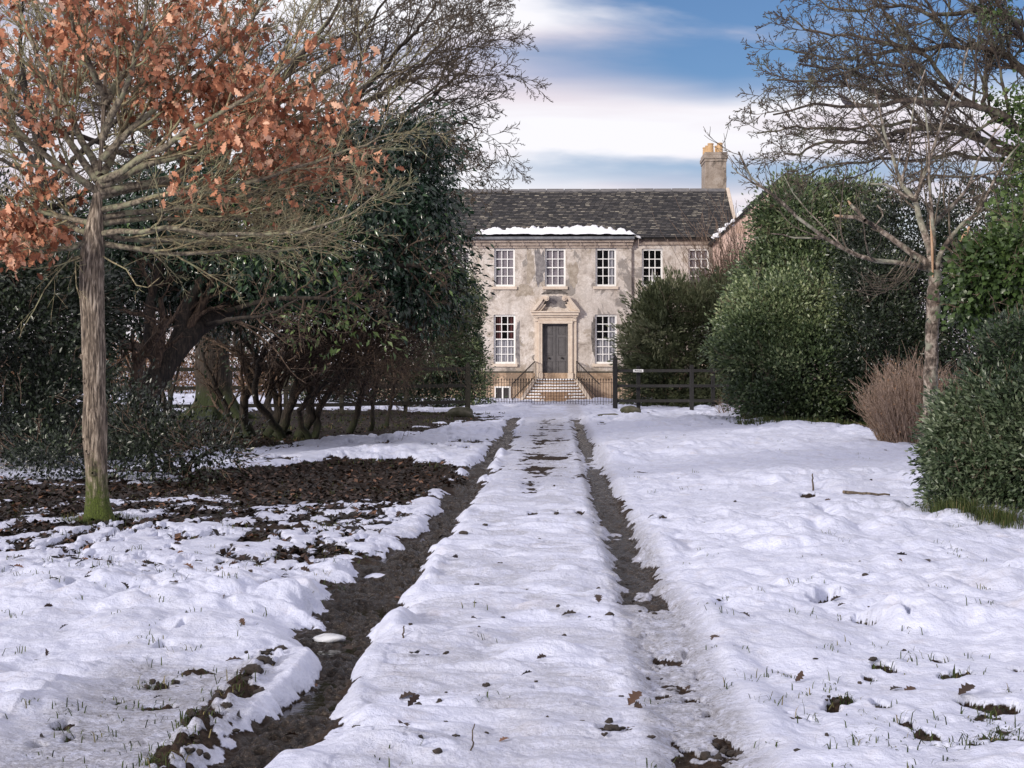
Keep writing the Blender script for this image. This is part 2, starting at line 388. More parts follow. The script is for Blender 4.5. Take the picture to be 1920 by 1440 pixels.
    sl = np.maximum(sl, 0.9 * np.exp(-((x - 0.40) / 0.07) ** 2) * sstep(12, 15, y) * endr); sl = np.maximum(sl, 0.9 * rutR * (1 - fadeR)); sl = np.maximum(sl, 0.55 * sstep(0.15, 0.45, fbm(x / 0.5, y / 0.35, 91, 4, 0.6)) * (mid + 0.35 * (1 - mid)))
    th = np.where(th > 0, th * (1 - 0.45 * slL) , th)
    th = th - 0.040 * (1 - sstep(0.9, 2.2, tl)) * endr - 0.036 * (1 - sstep(1.0, 2.6, tr)) * endr * fadeR
    trk = (1 - sstep(0.5, 1.3, np.abs(x - RR - 0.02) / 0.13)) * (1 - fadeR)
    th = th - 0.055 * trk * sstep(0.0, 0.5, fbm(x / 0.09, y / 0.16, 95, 4, 0.65)) - 0.008 * trk
    th = np.where((th > 0) & (sl > 0.3), th * (1 - 0.3 * sl), th)
    carve = endr * (-0.045 * (1 - sstep(0.55, 1.35, np.abs(x - cL) / (hwL + 0.05))) - 0.05 * (1 - sstep(0.6, 1.3, np.abs(x - RR) / 0.17)) * (0.35 + 0.65 * fadeR))
    bank = 0.03 * np.exp(-((x - 0.92) / 0.09) ** 2) * (1 - sstep(9, 14, y)) + 0.055 * ripL * (0.5 + 0.9 * np.abs(fbm(x / 0.09, y / 0.12, 79, 3)))
    tp = np.maximum(th, 0); add = np.sqrt(tp * (tp + 0.010))
    z = (terr + carve + bank) + rough * np.where(th > 0, np.exp(-tp / 0.02), 1) * (1 + 1.2 * sp + 0.9 * rutL) + add
    snow = sstep(-0.001, 0.010, th)
    wet = np.clip(np.maximum(rutL, pr), 0, 1)
    lit = np.clip(np.maximum(np.maximum(kA, kB), np.maximum(kC, tat)), 0, 1)
    return z * nearm + (terr + 0.05) * (1 - nearm), np.maximum(snow, 1 - nearm), sl * nearm, wet * nearm, lit * nearm

def build_ground():
    y = [5.4]
    while y[-1] < 84: y.append(y[-1] + max(0.0125, 0.0022 * y[-1]))
    y = np.array([-60, -30, -14, -6, -2, 0, 1.5, 3, 4, 4.7, 5.1] + y + [86, 90, 96, 105, 120, 140, 170, 210, 280, 400, 600, 1000, 1700, 3000], np.float32)
    o = np.array([1.15, 1.4, 1.9, 2.6, 4, 7, 12, 22, 45, 90], np.float32)
    u = np.concatenate([-o[::-1], np.linspace(-1.04, 1.04, 820), o]).astype(np.float32)
    U, Y = np.meshgrid(u, y); X = U * (np.clip(Y, 5, 90) * 0.325 + 0.9) - 0.027 * np.clip(Y, 0, 90)
    z, snow, sl, wet, lit = ground(X, Y)
    z = z.astype(np.float32)
    nr, nc = X.shape; idx = np.arange(nr * nc).reshape(nr, nc)
    F = np.stack([idx[:-1, :-1], idx[:-1, 1:], idx[1:, 1:], idx[1:, :-1]], -1).reshape(-1, 4)
    V = np.stack([X, Y, z], -1).reshape(-1, 3)
    me = mesh_np('ground', V, F, True, {'snow': snow.ravel(), 'slush': sl.ravel(), 'wet': wet.ravel(), 'litter': lit.ravel()})
    m, t, b = newmat('snowy_ground'); co = obco(t)
    fine = noise(t, co, 45, 5, 0.6); mid = noise(t, co, 9, 5, 0.6); grain = noise(t, co, 260, 3, 0.7)
    sn = attr(t, 'snow'); slu = attr(t, 'slush'); we = attr(t, 'wet'); li = attr(t, 'litter')
    cover = mrange(t, math_(t, 'ADD', sn, math_(t, 'MULTIPLY', math_(t, 'SUBTRACT', fine, 0.5), 0.9)), 0.35, 0.6)
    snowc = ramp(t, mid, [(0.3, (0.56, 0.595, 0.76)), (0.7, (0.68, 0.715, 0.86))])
    stain = mrange(t, noise(t, co, 3.1, 6, 0.7), 0.56, 0.74)
    snowc = mixc(t, math_(t, 'MULTIPLY', stain, 0.30), snowc, (0.45, 0.36, 0.28))
    sf = math_(t, 'MULTIPLY', slu, mrange(t, math_(t, 'ADD', math_(t, 'MULTIPLY', fine, 0.5), math_(t, 'MULTIPLY', mid, 0.5)), 0.33, 0.58))
    snowc = mixc(t, sf, snowc, ramp(t, grain, [(0.34, (0.09, 0.08, 0.08)), (0.66, (0.42, 0.43, 0.50))]))
    spk = math_(t, 'MULTIPLY', mrange(t, noise(t, co, 42, 5, 0.7), 0.56, 0.64), mrange(t, slu, 0.3, 1.0, 0, 0.85)); snowc = mixc(t, spk, snowc, (0.07, 0.06, 0.055))
    mudc = ramp(t, fine, [(0.3, (0.012, 0.008, 0.006)), (0.6, (0.045, 0.030, 0.022)), (0.8, (0.08, 0.055, 0.04))])
    litc = ramp(t, noise(t, co, 24, 5, 0.65), [(0.36, (0.005, 0.004, 0.003)), (0.5, (0.018, 0.012, 0.009)), (0.66, (0.055, 0.034, 0.024))])
    base = mixc(t, li, mudc, litc)
    grav = ramp(t, noise(t, co, 38, 4, 0.7), [(0.40, (0.010, 0.006, 0.004)), (0.56, (0.042, 0.028, 0.019)), (0.70, (0.14, 0.11, 0.085))])
    base = mixc(t, we, base, grav)
    c = mixc(t, cover, base, snowc); t.links.new(c, b.inputs['Base Color'])
    rg = t.nodes.new('ShaderNodeMix'); rg.data_type = 'FLOAT'
    t.links.new(cover, rg.inputs[0]); t.links.new(mrange(t, we, 0, 1, 0.75, 0.22), rg.inputs[2]); t.links.new(mrange(t, slu, 0, 1, 0.62, 0.35), rg.inputs[3])
    t.links.new(rg.outputs[0], b.inputs['Roughness'])
    t.links.new(mrange(t, math_(t, 'MULTIPLY', math_(t, 'SUBTRACT', 1.0, we), math_(t, 'SUBTRACT', 1.0, cover)), 0, 1, 0.45, 0.12), b.inputs['Specular IOR Level'])
    p = bump(t, b, noise(t, co, 26, 5, 0.65), 0.7, 0.03)
    gr_ = noise(t, obco(t, (1, .7, 1)), 42, 5, 0.75); pw = t.nodes.new('ShaderNodeBump'); pw.inputs['Distance'].default_value = 0.05; t.links.new(math_(t, 'MULTIPLY', we, math_(t, 'SUBTRACT', 1.0, cover)), pw.inputs['Strength']); t.links.new(gr_, pw.inputs['Height']); t.links.new(p, pw.inputs['Normal'])
    p2 = bump(t, b, grain, 0.45, 0.004, pw.outputs[0])
    p3 = bump(t, b, cover, 0.6, 0.012, p2)
    g = link('snowy_ground', me, m); tag(g, kind='structure'); return g
build_ground()

# water lying in the left rut
wy = np.arange(5.0, 43, 0.35); wv = []
for yv in wy: wv += [(-1.75, yv, -0.041), (-0.80, yv, -0.041)]
F = [(2 * i, 2 * i + 1, 2 * i + 3, 2 * i + 2) for i in range(len(wy) - 1)]
m, t, b = newmat('rut_water'); b.inputs['Base Color'].default_value = (0.018, 0.013, 0.009, 1); b.inputs['Roughness'].default_value = 0.06
b.inputs['IOR'].default_value = 1.33
bump(t, b, noise(t, obco(t, (1, 1.6, 1)), 14, 3, 0.5), 0.25, 0.01)
tag(link('rut_water', mesh_np('rut_water', np.array(wv), np.array(F)), m), kind='structure')

# ------------------------------------------------------------------ THE HOUSE
YF = 66.7                                   # plane of the centre bay
def hx(px, Y=YF): return HP(px, 680, Y).x
def hz(py, Y=YF, px=1041): return HP(px, py, Y).z
Z0 = -0.25
def m_render_wall(name, tone=(1, 1, 1)):
    m, t, b = newmat(name); co = obco(t)
    big = noise(t, co, 0.55, 6, 0.62, 0.4); med = noise(t, co, 2.3, 7, 0.68, 0.5); fine = noise(t, co, 14, 5, 0.7)
    def k(c): return tuple(a * b_ for a, b_ in zip(c, tone))
    c = ramp(t, med, [(0.30, k((0.23, 0.195, 0.17))), (0.42, k((0.50, 0.44, 0.395))), (0.54, k((0.67, 0.61, 0.565))), (0.72, k((0.80, 0.76, 0.735)))])
    c = mixc(t, mrange(t, big, 0.50, 0.62, 0, 0.55), c, k((0.62, 0.57, 0.54)))
    # blown patches where grey mortar and old lime show
    o2 = obco(t, (1.0, 1.0, 0.7)); pt = noise(t, o2, 0.95, 7, 0.6, 0.3)
    c = mixc(t, mrange(t, pt, 0.58, 0.605, 0, 0.8), c, k((0.20, 0.185, 0.18)))
    c = mixc(t, mrange(t, noise(t, co, 1.3, 6, 0.66, 0.2), 0.60, 0.63, 0, 0.7), c, k((0.36, 0.30, 0.24)))
    st = noise(t, obco(t, (5, 5, 0.5)), 1.0, 4, 0.6)
    c = mixc(t, mrange(t, st, 0.52, 0.75, 0, 0.35), c, k((0.24, 0.21, 0.18)), 'MIX')
    c = mixc(t, mrange(t, fine, 0.35, 0.65, 0.0, 0.38), c, k((0.26, 0.22, 0.18)), 'MIX')
    t.links.new(c, b.inputs['Base Color']); b.inputs['Roughness'].default_value = 0.92
    p = bump(t, b, med, 0.5, 0.05); bump(t, b, fine, 0.8, 0.025, p)
    return m
M_wall = m_render_wall('weathered_lime_render')
M_pink = m_render_wall('pinkish_render', (1.16, 0.93, 0.86))
M_plinth = m_render_wall('plinth_render', (0.86, 0.70, 0.55))
M_stone = m_plain('dressed_sandstone', (0.54, 0.44, 0.36), (0.68, 0.59, 0.50), 5, 0.85, 0.25, 0.01)
M_step = m_plain('worn_step_stone', (0.24, 0.16, 0.11), (0.42, 0.29, 0.20), 7, 0.9, 0.5, 0.02)
M_white = m_plain('white_window_paint', (0.82, 0.81, 0.80), (0.88, 0.88, 0.87), 9, 0.5, 0.15, 0.003)
M_door = m_plain('grey_door_paint', (0.085, 0.080, 0.084), (0.115, 0.108, 0.113), 5, 0.5, 0.15, 0.004)
M_iron = m_plain('black_iron', (0.012, 0.011, 0.011), (0.04, 0.028, 0.022), 9, 0.6, 0.3, 0.004)
M_snow = m_plain('snow', (0.80, 0.82, 0.88), (0.87, 0.88, 0.92), 12, 0.6, 0.5, 0.02)
M_lead = m_plain('lead_gutter', (0.10, 0.11, 0.13), (0.20, 0.21, 0.23), 6, 0.55, 0.3, 0.005)
M_pot = m_plain('buff_clay_pot', (0.44, 0.27, 0.13), (0.56, 0.38, 0.21), 9, 0.85, 0.2, 0.005)
M_curt = m_plain('lace_curtain', (0.62, 0.62, 0.66), (0.80, 0.80, 0.84), 20, 0.9, 0.2, 0.01, (3, 1, 0.3))
M_red = m_plain('red_curtain', (0.12, 0.04, 0.04), (0.22, 0.09, 0.085), 12, 0.9, 0.3, 0.02, (4, 1, 0.3))
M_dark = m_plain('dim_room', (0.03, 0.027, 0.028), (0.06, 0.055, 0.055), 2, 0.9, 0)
m, t, b = newmat('old_glass'); b.inputs['Base Color'].default_value = (0.02, 0.02, 0.022, 1); b.inputs['Roughness'].default_value = 0.08
tr = t.nodes.new('ShaderNodeBsdfTransparent'); tr.inputs[0].default_value = (0.8, 0.8, 0.82, 1)
mxs = t.nodes.new('ShaderNodeMixShader'); mxs.inputs[0].default_value = 0.82
t.links.new(b.outputs[0], mxs.inputs[1]); t.links.new(tr.outputs[0], mxs.inputs[2]); t.links.new(mxs.outputs[0], t.nodes['Material Output'].inputs[0])
bump(t, b, noise(t, obco(t), 3.5, 2, 0.5), 0.25, 0.02); M_glass = m

# slate: courses are real steps, the joints between the stones a brick pattern on each course
def m_slates():
    m, t, b = newmat('stone_slates'); uv = t.nodes.new('ShaderNodeUVMap')
    br = t.nodes.new('ShaderNodeTexBrick'); br.offset = 0.5; br.inputs['Scale'].default_value = 1.0
    br.inputs['Brick Width'].default_value = 0.21; br.inputs['Row Height'].default_value = 0.155; br.inputs['Mortar Size'].default_value = 0.011
    br.inputs['Mortar'].default_value = (0.010, 0.010, 0.011, 1); br.inputs['Color1'].default_value = (0.0, 0.0, 0.0, 1); br.inputs['Color2'].default_value = (1, 1, 1, 1); br.inputs['Bias'].default_value = -0.15
    t.links.new(uv.outputs[0], br.inputs[0])
    n = noise(t, obco(t), 9, 5, 0.7); nb = noise(t, obco(t), 0.8, 4, 0.6)
    s = t.nodes.new('ShaderNodeSeparateColor'); t.links.new(br.outputs['Color'], s.inputs[0])
    v = math_(t, 'ADD', math_(t, 'MULTIPLY', s.outputs[0], 0.62), math_(t, 'MULTIPLY', n, 0.42))
    v = math_(t, 'ADD', v, math_(t, 'MULTIPLY', math_(t, 'SUBTRACT', nb, 0.5), 0.25))
    c = ramp(t, v, [(0.15, (0.020, 0.021, 0.027)), (0.42, (0.065, 0.062, 0.067)), (0.62, (0.125, 0.115, 0.108)), (0.80, (0.34, 0.31, 0.26))])
    c = mixc(t, br.outputs['Fac'], c, (0.010, 0.010, 0.011))
    t.links.new(c, b.inputs['Base Color']); b.inputs['Roughness'].default_value = 0.85
    bump(t, b, v, 0.7, 0.03); return m
M_slate = m_slates()
def slate_slope(name, x0, x1, ye, ze, yr, zr, parent, axis='x'):
    """stepped courses from eave (ye,ze) up to ridge (yr,zr) between x0 and x1"""
    L = math.hypot(yr - ye, zr - ze); n = int(L / 0.155); rng = np.random.RandomState(7)
    xs = np.arange(x0, x1 + 0.2, 0.22); xs[-1] = x1; V = []; F = []; UV = []
    dy, dz = (yr - ye) / L, (zr - ze) / L; ny, nz_ = -dz, dy
    if nz_ < 0: ny, nz_ = -ny, -nz_
    for i in range(n + 1):
        s0, s1 = i * 0.155, min((i + 1) * 0.155 + 0.01, L)
        rows = []
        for (s, h, uvv) in ((s0, -0.02, s0), (s0, 0.034, s0), (s1, 0.006, s1 - 0.011)):
            jit = rng.uniform(-0.010, 0.010, len(xs)); b0 = len(V)
            for k, xx in enumerate(xs):
                ss = s + (jit[k] if h > 0.03 else 0); hh = h + (rng.uniform(-0.006, 0.008) if h > 0.03 else 0)
                V.append((xx, ye + dy * ss + ny * hh, ze + dz * ss + nz_ * hh)); UV.append((xx + (i % 7) * 0.05, uvv + 0.002))
            rows.append(b0)
        for a, c_ in zip(rows[:-1], rows[1:]):
            for k in range(len(xs) - 1): F.append((a + k, a + k + 1, c_ + k + 1, c_ + k))
    V = np.array(V)
    if axis == 'y': V = V[:, [1, 0, 2]]; 
    me = mesh_np(name, V, np.array(F), False)
    u = me.uv_layers.new(name='UVMap'); li = np.empty(len(me.loops), np.int32); me.loops.foreach_get('vertex_index', li)
    u.data.foreach_set('uv', np.array(UV, np.float32)[li].ravel())
    return link(name, me, M_slate, parent)

house = empty('manor_house', (0, YF, Z0), 'large weathered manor house with slate roof and grey double door', 'house')
XL, XR = -hx(1372) , hx(1373, YF + 1.5)
XL = -XR + 0.02
cx0, cx1 = hx(899), hx(1184)
ZE = hz(449); YS = YF + 0.16                       # side bays sit a little back
win_up = [hx(c) for c in (946, 1041, 1136)]; side_w = [hx(1223, YS), hx(1310, YS)]
side_w2 = [-v for v in side_w]
wz_u = (hz(537), hz(466)); wz_l = (hz(682), hz(590))
def wall_with_holes(x0, x1, z0, z1, y, holes, name, mat, thick=0.35):
    xs = sorted(set([x0, x1] + [h[0] for h in holes] + [h[1] for h in holes]))
    zs = sorted(set([z0, z1] + [h[2] for h in holes] + [h[3] for h in holes]))
    mb = MB()
    for i in range(len(xs) - 1):
        for j in range(len(zs) - 1):
            cxm, czm = (xs[i] + xs[i + 1]) / 2, (zs[j] + zs[j + 1]) / 2
            if any(h[0] < cxm < h[1] and h[2] < czm < h[3] for h in holes): continue
            mb.add([(xs[i], y, zs[j]), (xs[i + 1], y, zs[j]), (xs[i + 1], y, zs[j + 1]), (xs[i], y, zs[j + 1])], [(0, 1, 2, 3)])
    for h in holes:       # reveals
        a, b_, c_, d_ = h
        mb.add([(a, y, c_), (b_, y, c_), (b_, y, d_), (a, y, d_), (a, y + thick, c_), (b_, y + thick, c_), (b_, y + thick, d_), (a, y + thick, d_)],
               [(0, 4, 5, 1), (1, 5, 6, 2), (2, 6, 7, 3), (3, 7, 4, 0)])
    me = bpy.data.meshes.new(name); me.from_pydata(mb.v, [], mb.f); me.update()
    return link(name, me, mat, house)
hw_ = 19.5 / 45; hwl = 20.5 / 45
zp = hz(697)
holes = [(c - hw_, c + hw_, *wz_u) for c in win_up] + [(win_up[i] - hwl, win_up[i] + hwl, *wz_l) for i in (0, 2)]
dh = (hx(1017), hx(1065), hz(711), hz(607))
wall_with_holes(cx0, cx1, zp, ZE, YF, holes + [dh], 'front_wall', M_wall)
for (a, b_, ws) in ((cx1, XR, side_w), (XL, cx0, side_w2)):
    hs = [(c - hw_, c + hw_, *wz_u) for c in ws] + [(c - hwl, c + hwl, *wz_l) for c in ws]
    wall_with_holes(a, b_, zp, ZE, YS, hs, 'front_wall', M_wall)
ZR = hz(357, YF + 4)
mb = MB()
mb.box(XL + .3, XR - .3, YF + 7.7, YF + 8, zp, ZE)
mb.build('rear_wall', M_wall, house)
for xx in (cx0, cx1 - 0.05): mb = MB(); mb.box(xx, xx + 0.05, YF + 0.003, YS + 0.05, zp, ZE); mb.build('bay_return', M_wall, house)
for x0_ in (XL, XR - 0.3):     # gable triangles
    mb = MB(); mb.prism([(x0_, zp), (x0_ + 0.3, zp), (x0_ + 0.3, ZE - .001), (x0_, ZE - .001)], YS + 0.002, YF + 8)
    mb.add([(x0_, YS, ZE), (x0_, YF + 8, ZE), (x0_, YF + 4, ZR - 0.05), (x0_ + 0.3, YS, ZE), (x0_ + 0.3, YF + 8, ZE), (x0_ + 0.3, YF + 4, ZR - 0.05)],
           [(0, 2, 1), (3, 4, 5), (0, 1, 4, 3), (1, 2, 5, 4), (2, 0, 3, 5)]); mb.build('gable_wall', M_wall, house)
def patch(px0, px1, py0, py1, mat, seed, off=.004):
    """where the render has come away and the older coat shows"""
    rr = random.Random(seed); a, b_, c_, d_ = hx(px0), hx(px1), hz(py1), hz(py0); n = 46; cxx, czz = (a + b_) / 2, (c_ + d_) / 2; pl_ = []
    for i in range(n):
        t_ = 2 * PI * i / n; k_ = 1 + .16 * math.sin(3 * t_ + seed) + .10 * math.sin(7 * t_ + seed * 2) + rr.uniform(-.09, .09); q = max(abs(math.cos(t_)), abs(math.sin(t_))) ** .6
        pl_.append((cxx + (b_ - a) / 2 * math.cos(t_) * k_ / q, czz + (d_ - c_) / 2 * math.sin(t_) * k_ / q))
    m_ = MB(); m_.add([(x_, YF - off, z_) for x_, z_ in pl_], [tuple(range(n))]); m_.build('bare_patch', mat, house)
M_grey = m_plain('grey_mortar', (0.13, 0.12, 0.125), (0.30, 0.28, 0.28), 7, .95, .8, .03); M_brn = m_plain('brown_undercoat', (0.27, 0.225, 0.18), (0.47, 0.41, 0.35), 7, .95, .8, .03); M_blk = m_plain('dark_stone', (0.05, 0.045, 0.042), (0.22, 0.20, 0.19), 9, .95, .8, .04)
patch(1003, 1021, 468, 532, M_grey, 1); patch(987, 1001, 470, 528, M_brn, 2); patch(1018, 1062, 543.5, 552, M_blk, 3); patch(967, 975, 606, 682, M_grey, 4); patch(1109, 1116, 596, 662, M_blk, 5)
patch(1066, 1084, 492, 536, M_brn, 6); patch(900, 912, 560, 600, M_brn, 8); patch(968, 1000, 534, 556, M_brn, 9, .006); patch(1018, 1062, 556, 577, M_grey, 10)
# plinth and its dark weathered band
cb = (hx(929), hx(956), hz(760), hz(727))
pl = MB(); pl.box(cx0 - .06, cx1 + .06, YF - 0.07, YF + .5, Z0, zp - 0.05); pl.box(XL - .06, cx0 - .06, YS - 0.07, YS + .5, Z0, zp - 0.05); pl.box(cx1 + .06, XR + .06, YS - 0.07, YS + .5, Z0, zp - 0.05)
pl.build('plinth', M_plinth, house, 0.01)
M_band = m_plain('mossy_band', (0.035, 0.032, 0.028), (0.09, 0.08, 0.06), 8, 0.9, 0.4, 0.01)
pb = MB(); pb.box(cx0 - .05, dh[0] - 0.4, YF - 0.05, YF + .4, zp - 0.05, zp + 0.02); pb.box(XL - .05, cx0 - .05, YS - 0.05, YS + .4, zp - 0.05, zp + 0.02); pb.build('plinth_band', M_band, house); pb = MB(); pb.box(dh[1] + 0.4, cx1 + .05, YF - 0.05, YF + .4, zp - 0.05, zp + 0.02)
pb.box(cx1 + .05, XR + .05, YS - 0.05, YS + .4, zp - 0.05, zp + 0.02)
pb.build('plinth_band', M_band, house)
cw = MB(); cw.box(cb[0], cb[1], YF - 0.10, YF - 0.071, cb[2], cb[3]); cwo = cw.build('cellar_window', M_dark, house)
f = MB()
for a in (cb[0], (cb[0] + cb[1]) / 2, cb[1]): f.box(a - .03, a + .03, YF - 0.13, YF - 0.101, cb[2], cb[3])
f.box(cb[0] - .03, cb[1] + .03, YF - 0.134, YF - 0.131 + .03, cb[3], cb[3] + .06); f.build('frame', M_white, cwo)
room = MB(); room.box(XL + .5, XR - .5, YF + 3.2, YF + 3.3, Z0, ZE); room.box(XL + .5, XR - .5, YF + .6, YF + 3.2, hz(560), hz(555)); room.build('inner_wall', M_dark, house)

M_blind = m_plain('grey_blind', (.42, .38, .41), (.55, .50, .54), 3, .9, 0)
rw = random.Random(4)
def window(cx, z0, z1, hw, rows, y, look):
    """frame + pane, bars, sill; look: which curtain hangs inside"""
    yb = y + 0.085; f = MB(); w = 0.075
    f.box(cx - hw, cx - hw + w, yb, yb + .08, z0, z1); f.box(cx + hw - w, cx + hw, yb, yb + .08, z0, z1)
    f.box(cx - hw + w, cx + hw - w, yb, yb + .08, z1 - w, z1); f.box(cx - hw + w, cx + hw - w, yb, yb + .08, z0, z0 + w * 1.1)
    zm = z0 + (z1 - z0) * 0.5; f.box(cx - hw + w, cx + hw - w, yb + .02, yb + .07, zm - .024, zm + .024)
    fo = f.build('window', M_white, house)
    g = MB(); x0, x1 = cx - hw + w, cx + hw - w; zz0, zz1 = z0 + w * 1.1, z1 - w; bt = 0.017
    for i in (1, 2):
        xm = x0 + (x1 - x0) * i / 3; g.box(xm - bt, xm + bt, yb + .03, yb + .055, zz0, zz1)
    for j in range(1, rows):
        if j * 2 == rows: continue
        zz = zz0 + (zz1 - zz0) * j / rows; g.box(x0, x1, yb + .0305, yb + .0545, zz - bt, zz + bt)
    g.build('glazing_bars', M_white, fo)
    p = MB(); # panes lie at slightly different tilts, as old glass does
    for i in range(3):
        for j in range(rows):
            a, b_ = x0 + (x1 - x0) * i / 3, x0 + (x1 - x0) * (i + 1) / 3; c_, d_ = zz0 + (zz1 - zz0) * j / rows, zz0 + (zz1 - zz0) * (j + 1) / rows
            e1, e2, e3 = [rw.uniform(-.0035, .0035) for _ in range(3)]
            p.add([(a, yb + .045 + e1, c_), (b_, yb + .045 + e2, c_), (b_, yb + .045 + e2 + e3, d_), (a, yb + .045 + e1 + e3, d_)], [(0, 1, 2, 3)])
    p.build('pane', M_glass, fo)
    s = MB(); s.box(cx - hw - .09, cx + hw + .09, y - .09, y + .08, z0 - .13, z0 - 0.003); s.build('sill', M_stone, fo, 0.012)
    def cloth(name, xa, xb, za, zb, mat, folds=0.12):
        n = 40; V = []; F = []
        for k in range(n + 1):
            xx = xa + (xb - xa) * k / n; yy = y + .20 + .03 * math.sin(xx / folds * 2 * PI) + .01 * math.sin(xx * 91)
            V += [(xx, yy, za), (xx, yy, zb)]
            if k: F.append((2 * k - 2, 2 * k, 2 * k + 1, 2 * k - 1))
        link(name, mesh_np(name, np.array(V), np.array(F)), mat, fo)
    if look == 'lace': cloth('lace_curtain', x0, x1, z0, zm + 0.02, M_curt); cloth('curtain', x0, x0 + .28, zm, z1, M_red); cloth('curtain', x1 - .22, x1, zm, z1, M_red)
    elif look == 'lace_half': cloth('lace_curtain', x0, x1, z0, zm + 0.02, M_curt); cloth('curtain', x1 - .3, x1, zm, z1, M_curt)
    elif look == 'side': cloth('curtain', x1 - .26, x1, z0, z1, M_curt)
    elif look == 'blind': cloth('blind', x0, x1, z0, z1, M_blind, 5)
    elif look == 'candle':
        q = MB(); q.cyl((cx + .02, y + .2, z0 + .06), (cx + .02, y + .2, z0 + .42), .09, .07); q.cyl((cx + .02, y + .2, z0 + .42), (cx + .02, y + .2, z0 + .78), .05, .012); q.build('ornament', M_white, fo)
    return fo
window(win_up[0], *wz_u, hw_, 4, YF, 'blind'); window(win_up[1], *wz_u, hw_, 4, YF, 'blind'); window(win_up[2], *wz_u, hw_, 4, YF, 'side')
window(side_w[0], *wz_u, hw_, 4, YS, 'candle'); window(side_w[1], *wz_u, hw_, 4, YS, 'blind')
for c in side_w2: window(c, *wz_u, hw_, 4, YS, 'blind')
window(win_up[0], *wz_l, hwl, 6, YF, 'lace'); window(win_up[2], *wz_l, hwl, 6, YF, 'lace_half')
for c in side_w + side_w2: window(c, *wz_l, hwl, 6, YS, 'blind')

# roof, ridge tiles, gutter, cornice
slate_slope('roof', XL - .05, XR + .02, YF - 0.22, ZE + 0.06, YF + 4, ZR, house)
bk = MB(); bk.add([(XL, YF + 4, ZR), (XR, YF + 4, ZR), (XR, YF + 8.2, ZE + .05), (XL, YF + 8.2, ZE + .05)], [(0, 1, 2, 3)]); bk.build('rear_roof', M_slate, house)
rd = MB(); xx = XL - .05; k = 0
while xx < XR - 0.3:
    rd.prism([(xx + .012, 0), (xx + .40, 0), (xx + .40, .01), (xx + .012, .01)], 0, 0.01) if False else None
    dz_ = rw.uniform(-.008, .008)
    rd.add([(xx + .01, YF + 3.78, ZR - .10 + dz_), (xx + .775, YF + 3.78, ZR - .10 + dz_), (xx + .775, YF + 4, ZR + .07 + dz_), (xx + .01, YF + 4, ZR + .07 + dz_), (xx + .01, YF + 4.22, ZR - .10 + dz_), (xx + .775, YF + 4.22, ZR - .10 + dz_)],
           [(0, 1, 2, 3), (3, 2, 5, 4), (0, 3, 4), (1, 5, 2)]); xx += .79
rd.build('ridge_tiles', m_plain('ridge_stone', (0.10, 0.10, 0.11), (0.19, 0.18, 0.18), 4, .85, .3), house)
vg = MB(); vg.add([(XR + .0, YF - .25, ZE - .02), (XR + .14, YF - .25, ZE - .02), (XR + .14, YF + 4, ZR - .02), (XR, YF + 4, ZR - .02),
                  (XR + .0, YF - .25, ZE + .16), (XR + .14, YF - .25, ZE + .16), (XR + .14, YF + 4, ZR + .10), (XR, YF + 4, ZR + .10)],
                 [(0, 3, 2, 1), (4, 5, 6, 7), (0, 1, 5, 4), (1, 2, 6, 5), (2, 3, 7, 6), (3, 0, 4, 7)]); vg.build('verge_coping', M_stone, house, .01)
gu = MB(); gu.box(cx0 - .35, cx1 + .12, YF - .40, YF - .23, ZE - .02, ZE + .09); gu.build('gutter', M_lead, house, .02)
gu = MB(); gu.box(cx1 + .12, hx(1346), YS - .30, YS - .17, ZE - .03, ZE + .04); gu.build('gutter', M_iron, house, .01); gu = MB(); gu.box(XL, cx0 - .35, YS - .30, YS - .17, ZE - .03, ZE + .04); gu.build('gutter', M_iron, house, .01)
co_ = MB(); co_.box(cx0 - .25, cx1 + .08, YF - .24, YF + .1, ZE - .13, ZE - .02); co_.box(cx0 - .16, cx1 + .05, YF - .14, YF + .1, ZE - .26, ZE - .131); co_.box(cx0 - .05, cx1 + .03, YF - .06, YF + .1, ZE - .36, ZE - .261)
for k in range(14): co_.box(cx0 + .6 * k, cx0 + .6 * k + .02, YF - .262, YF - .241, ZE - .34, ZE - .02)
co_.box(cx1 + .08, XR, YS - .10, YS + .1, ZE - .22, ZE - .03); co_.box(XL, cx0 - .25, YS - .10, YS + .1, ZE - .22, ZE - .03)
co_.build('cornice', m_plain('weathered_cornice', (0.24, 0.19, 0.16), (0.46, 0.38, 0.33), 4, .9, .4, .02), house)
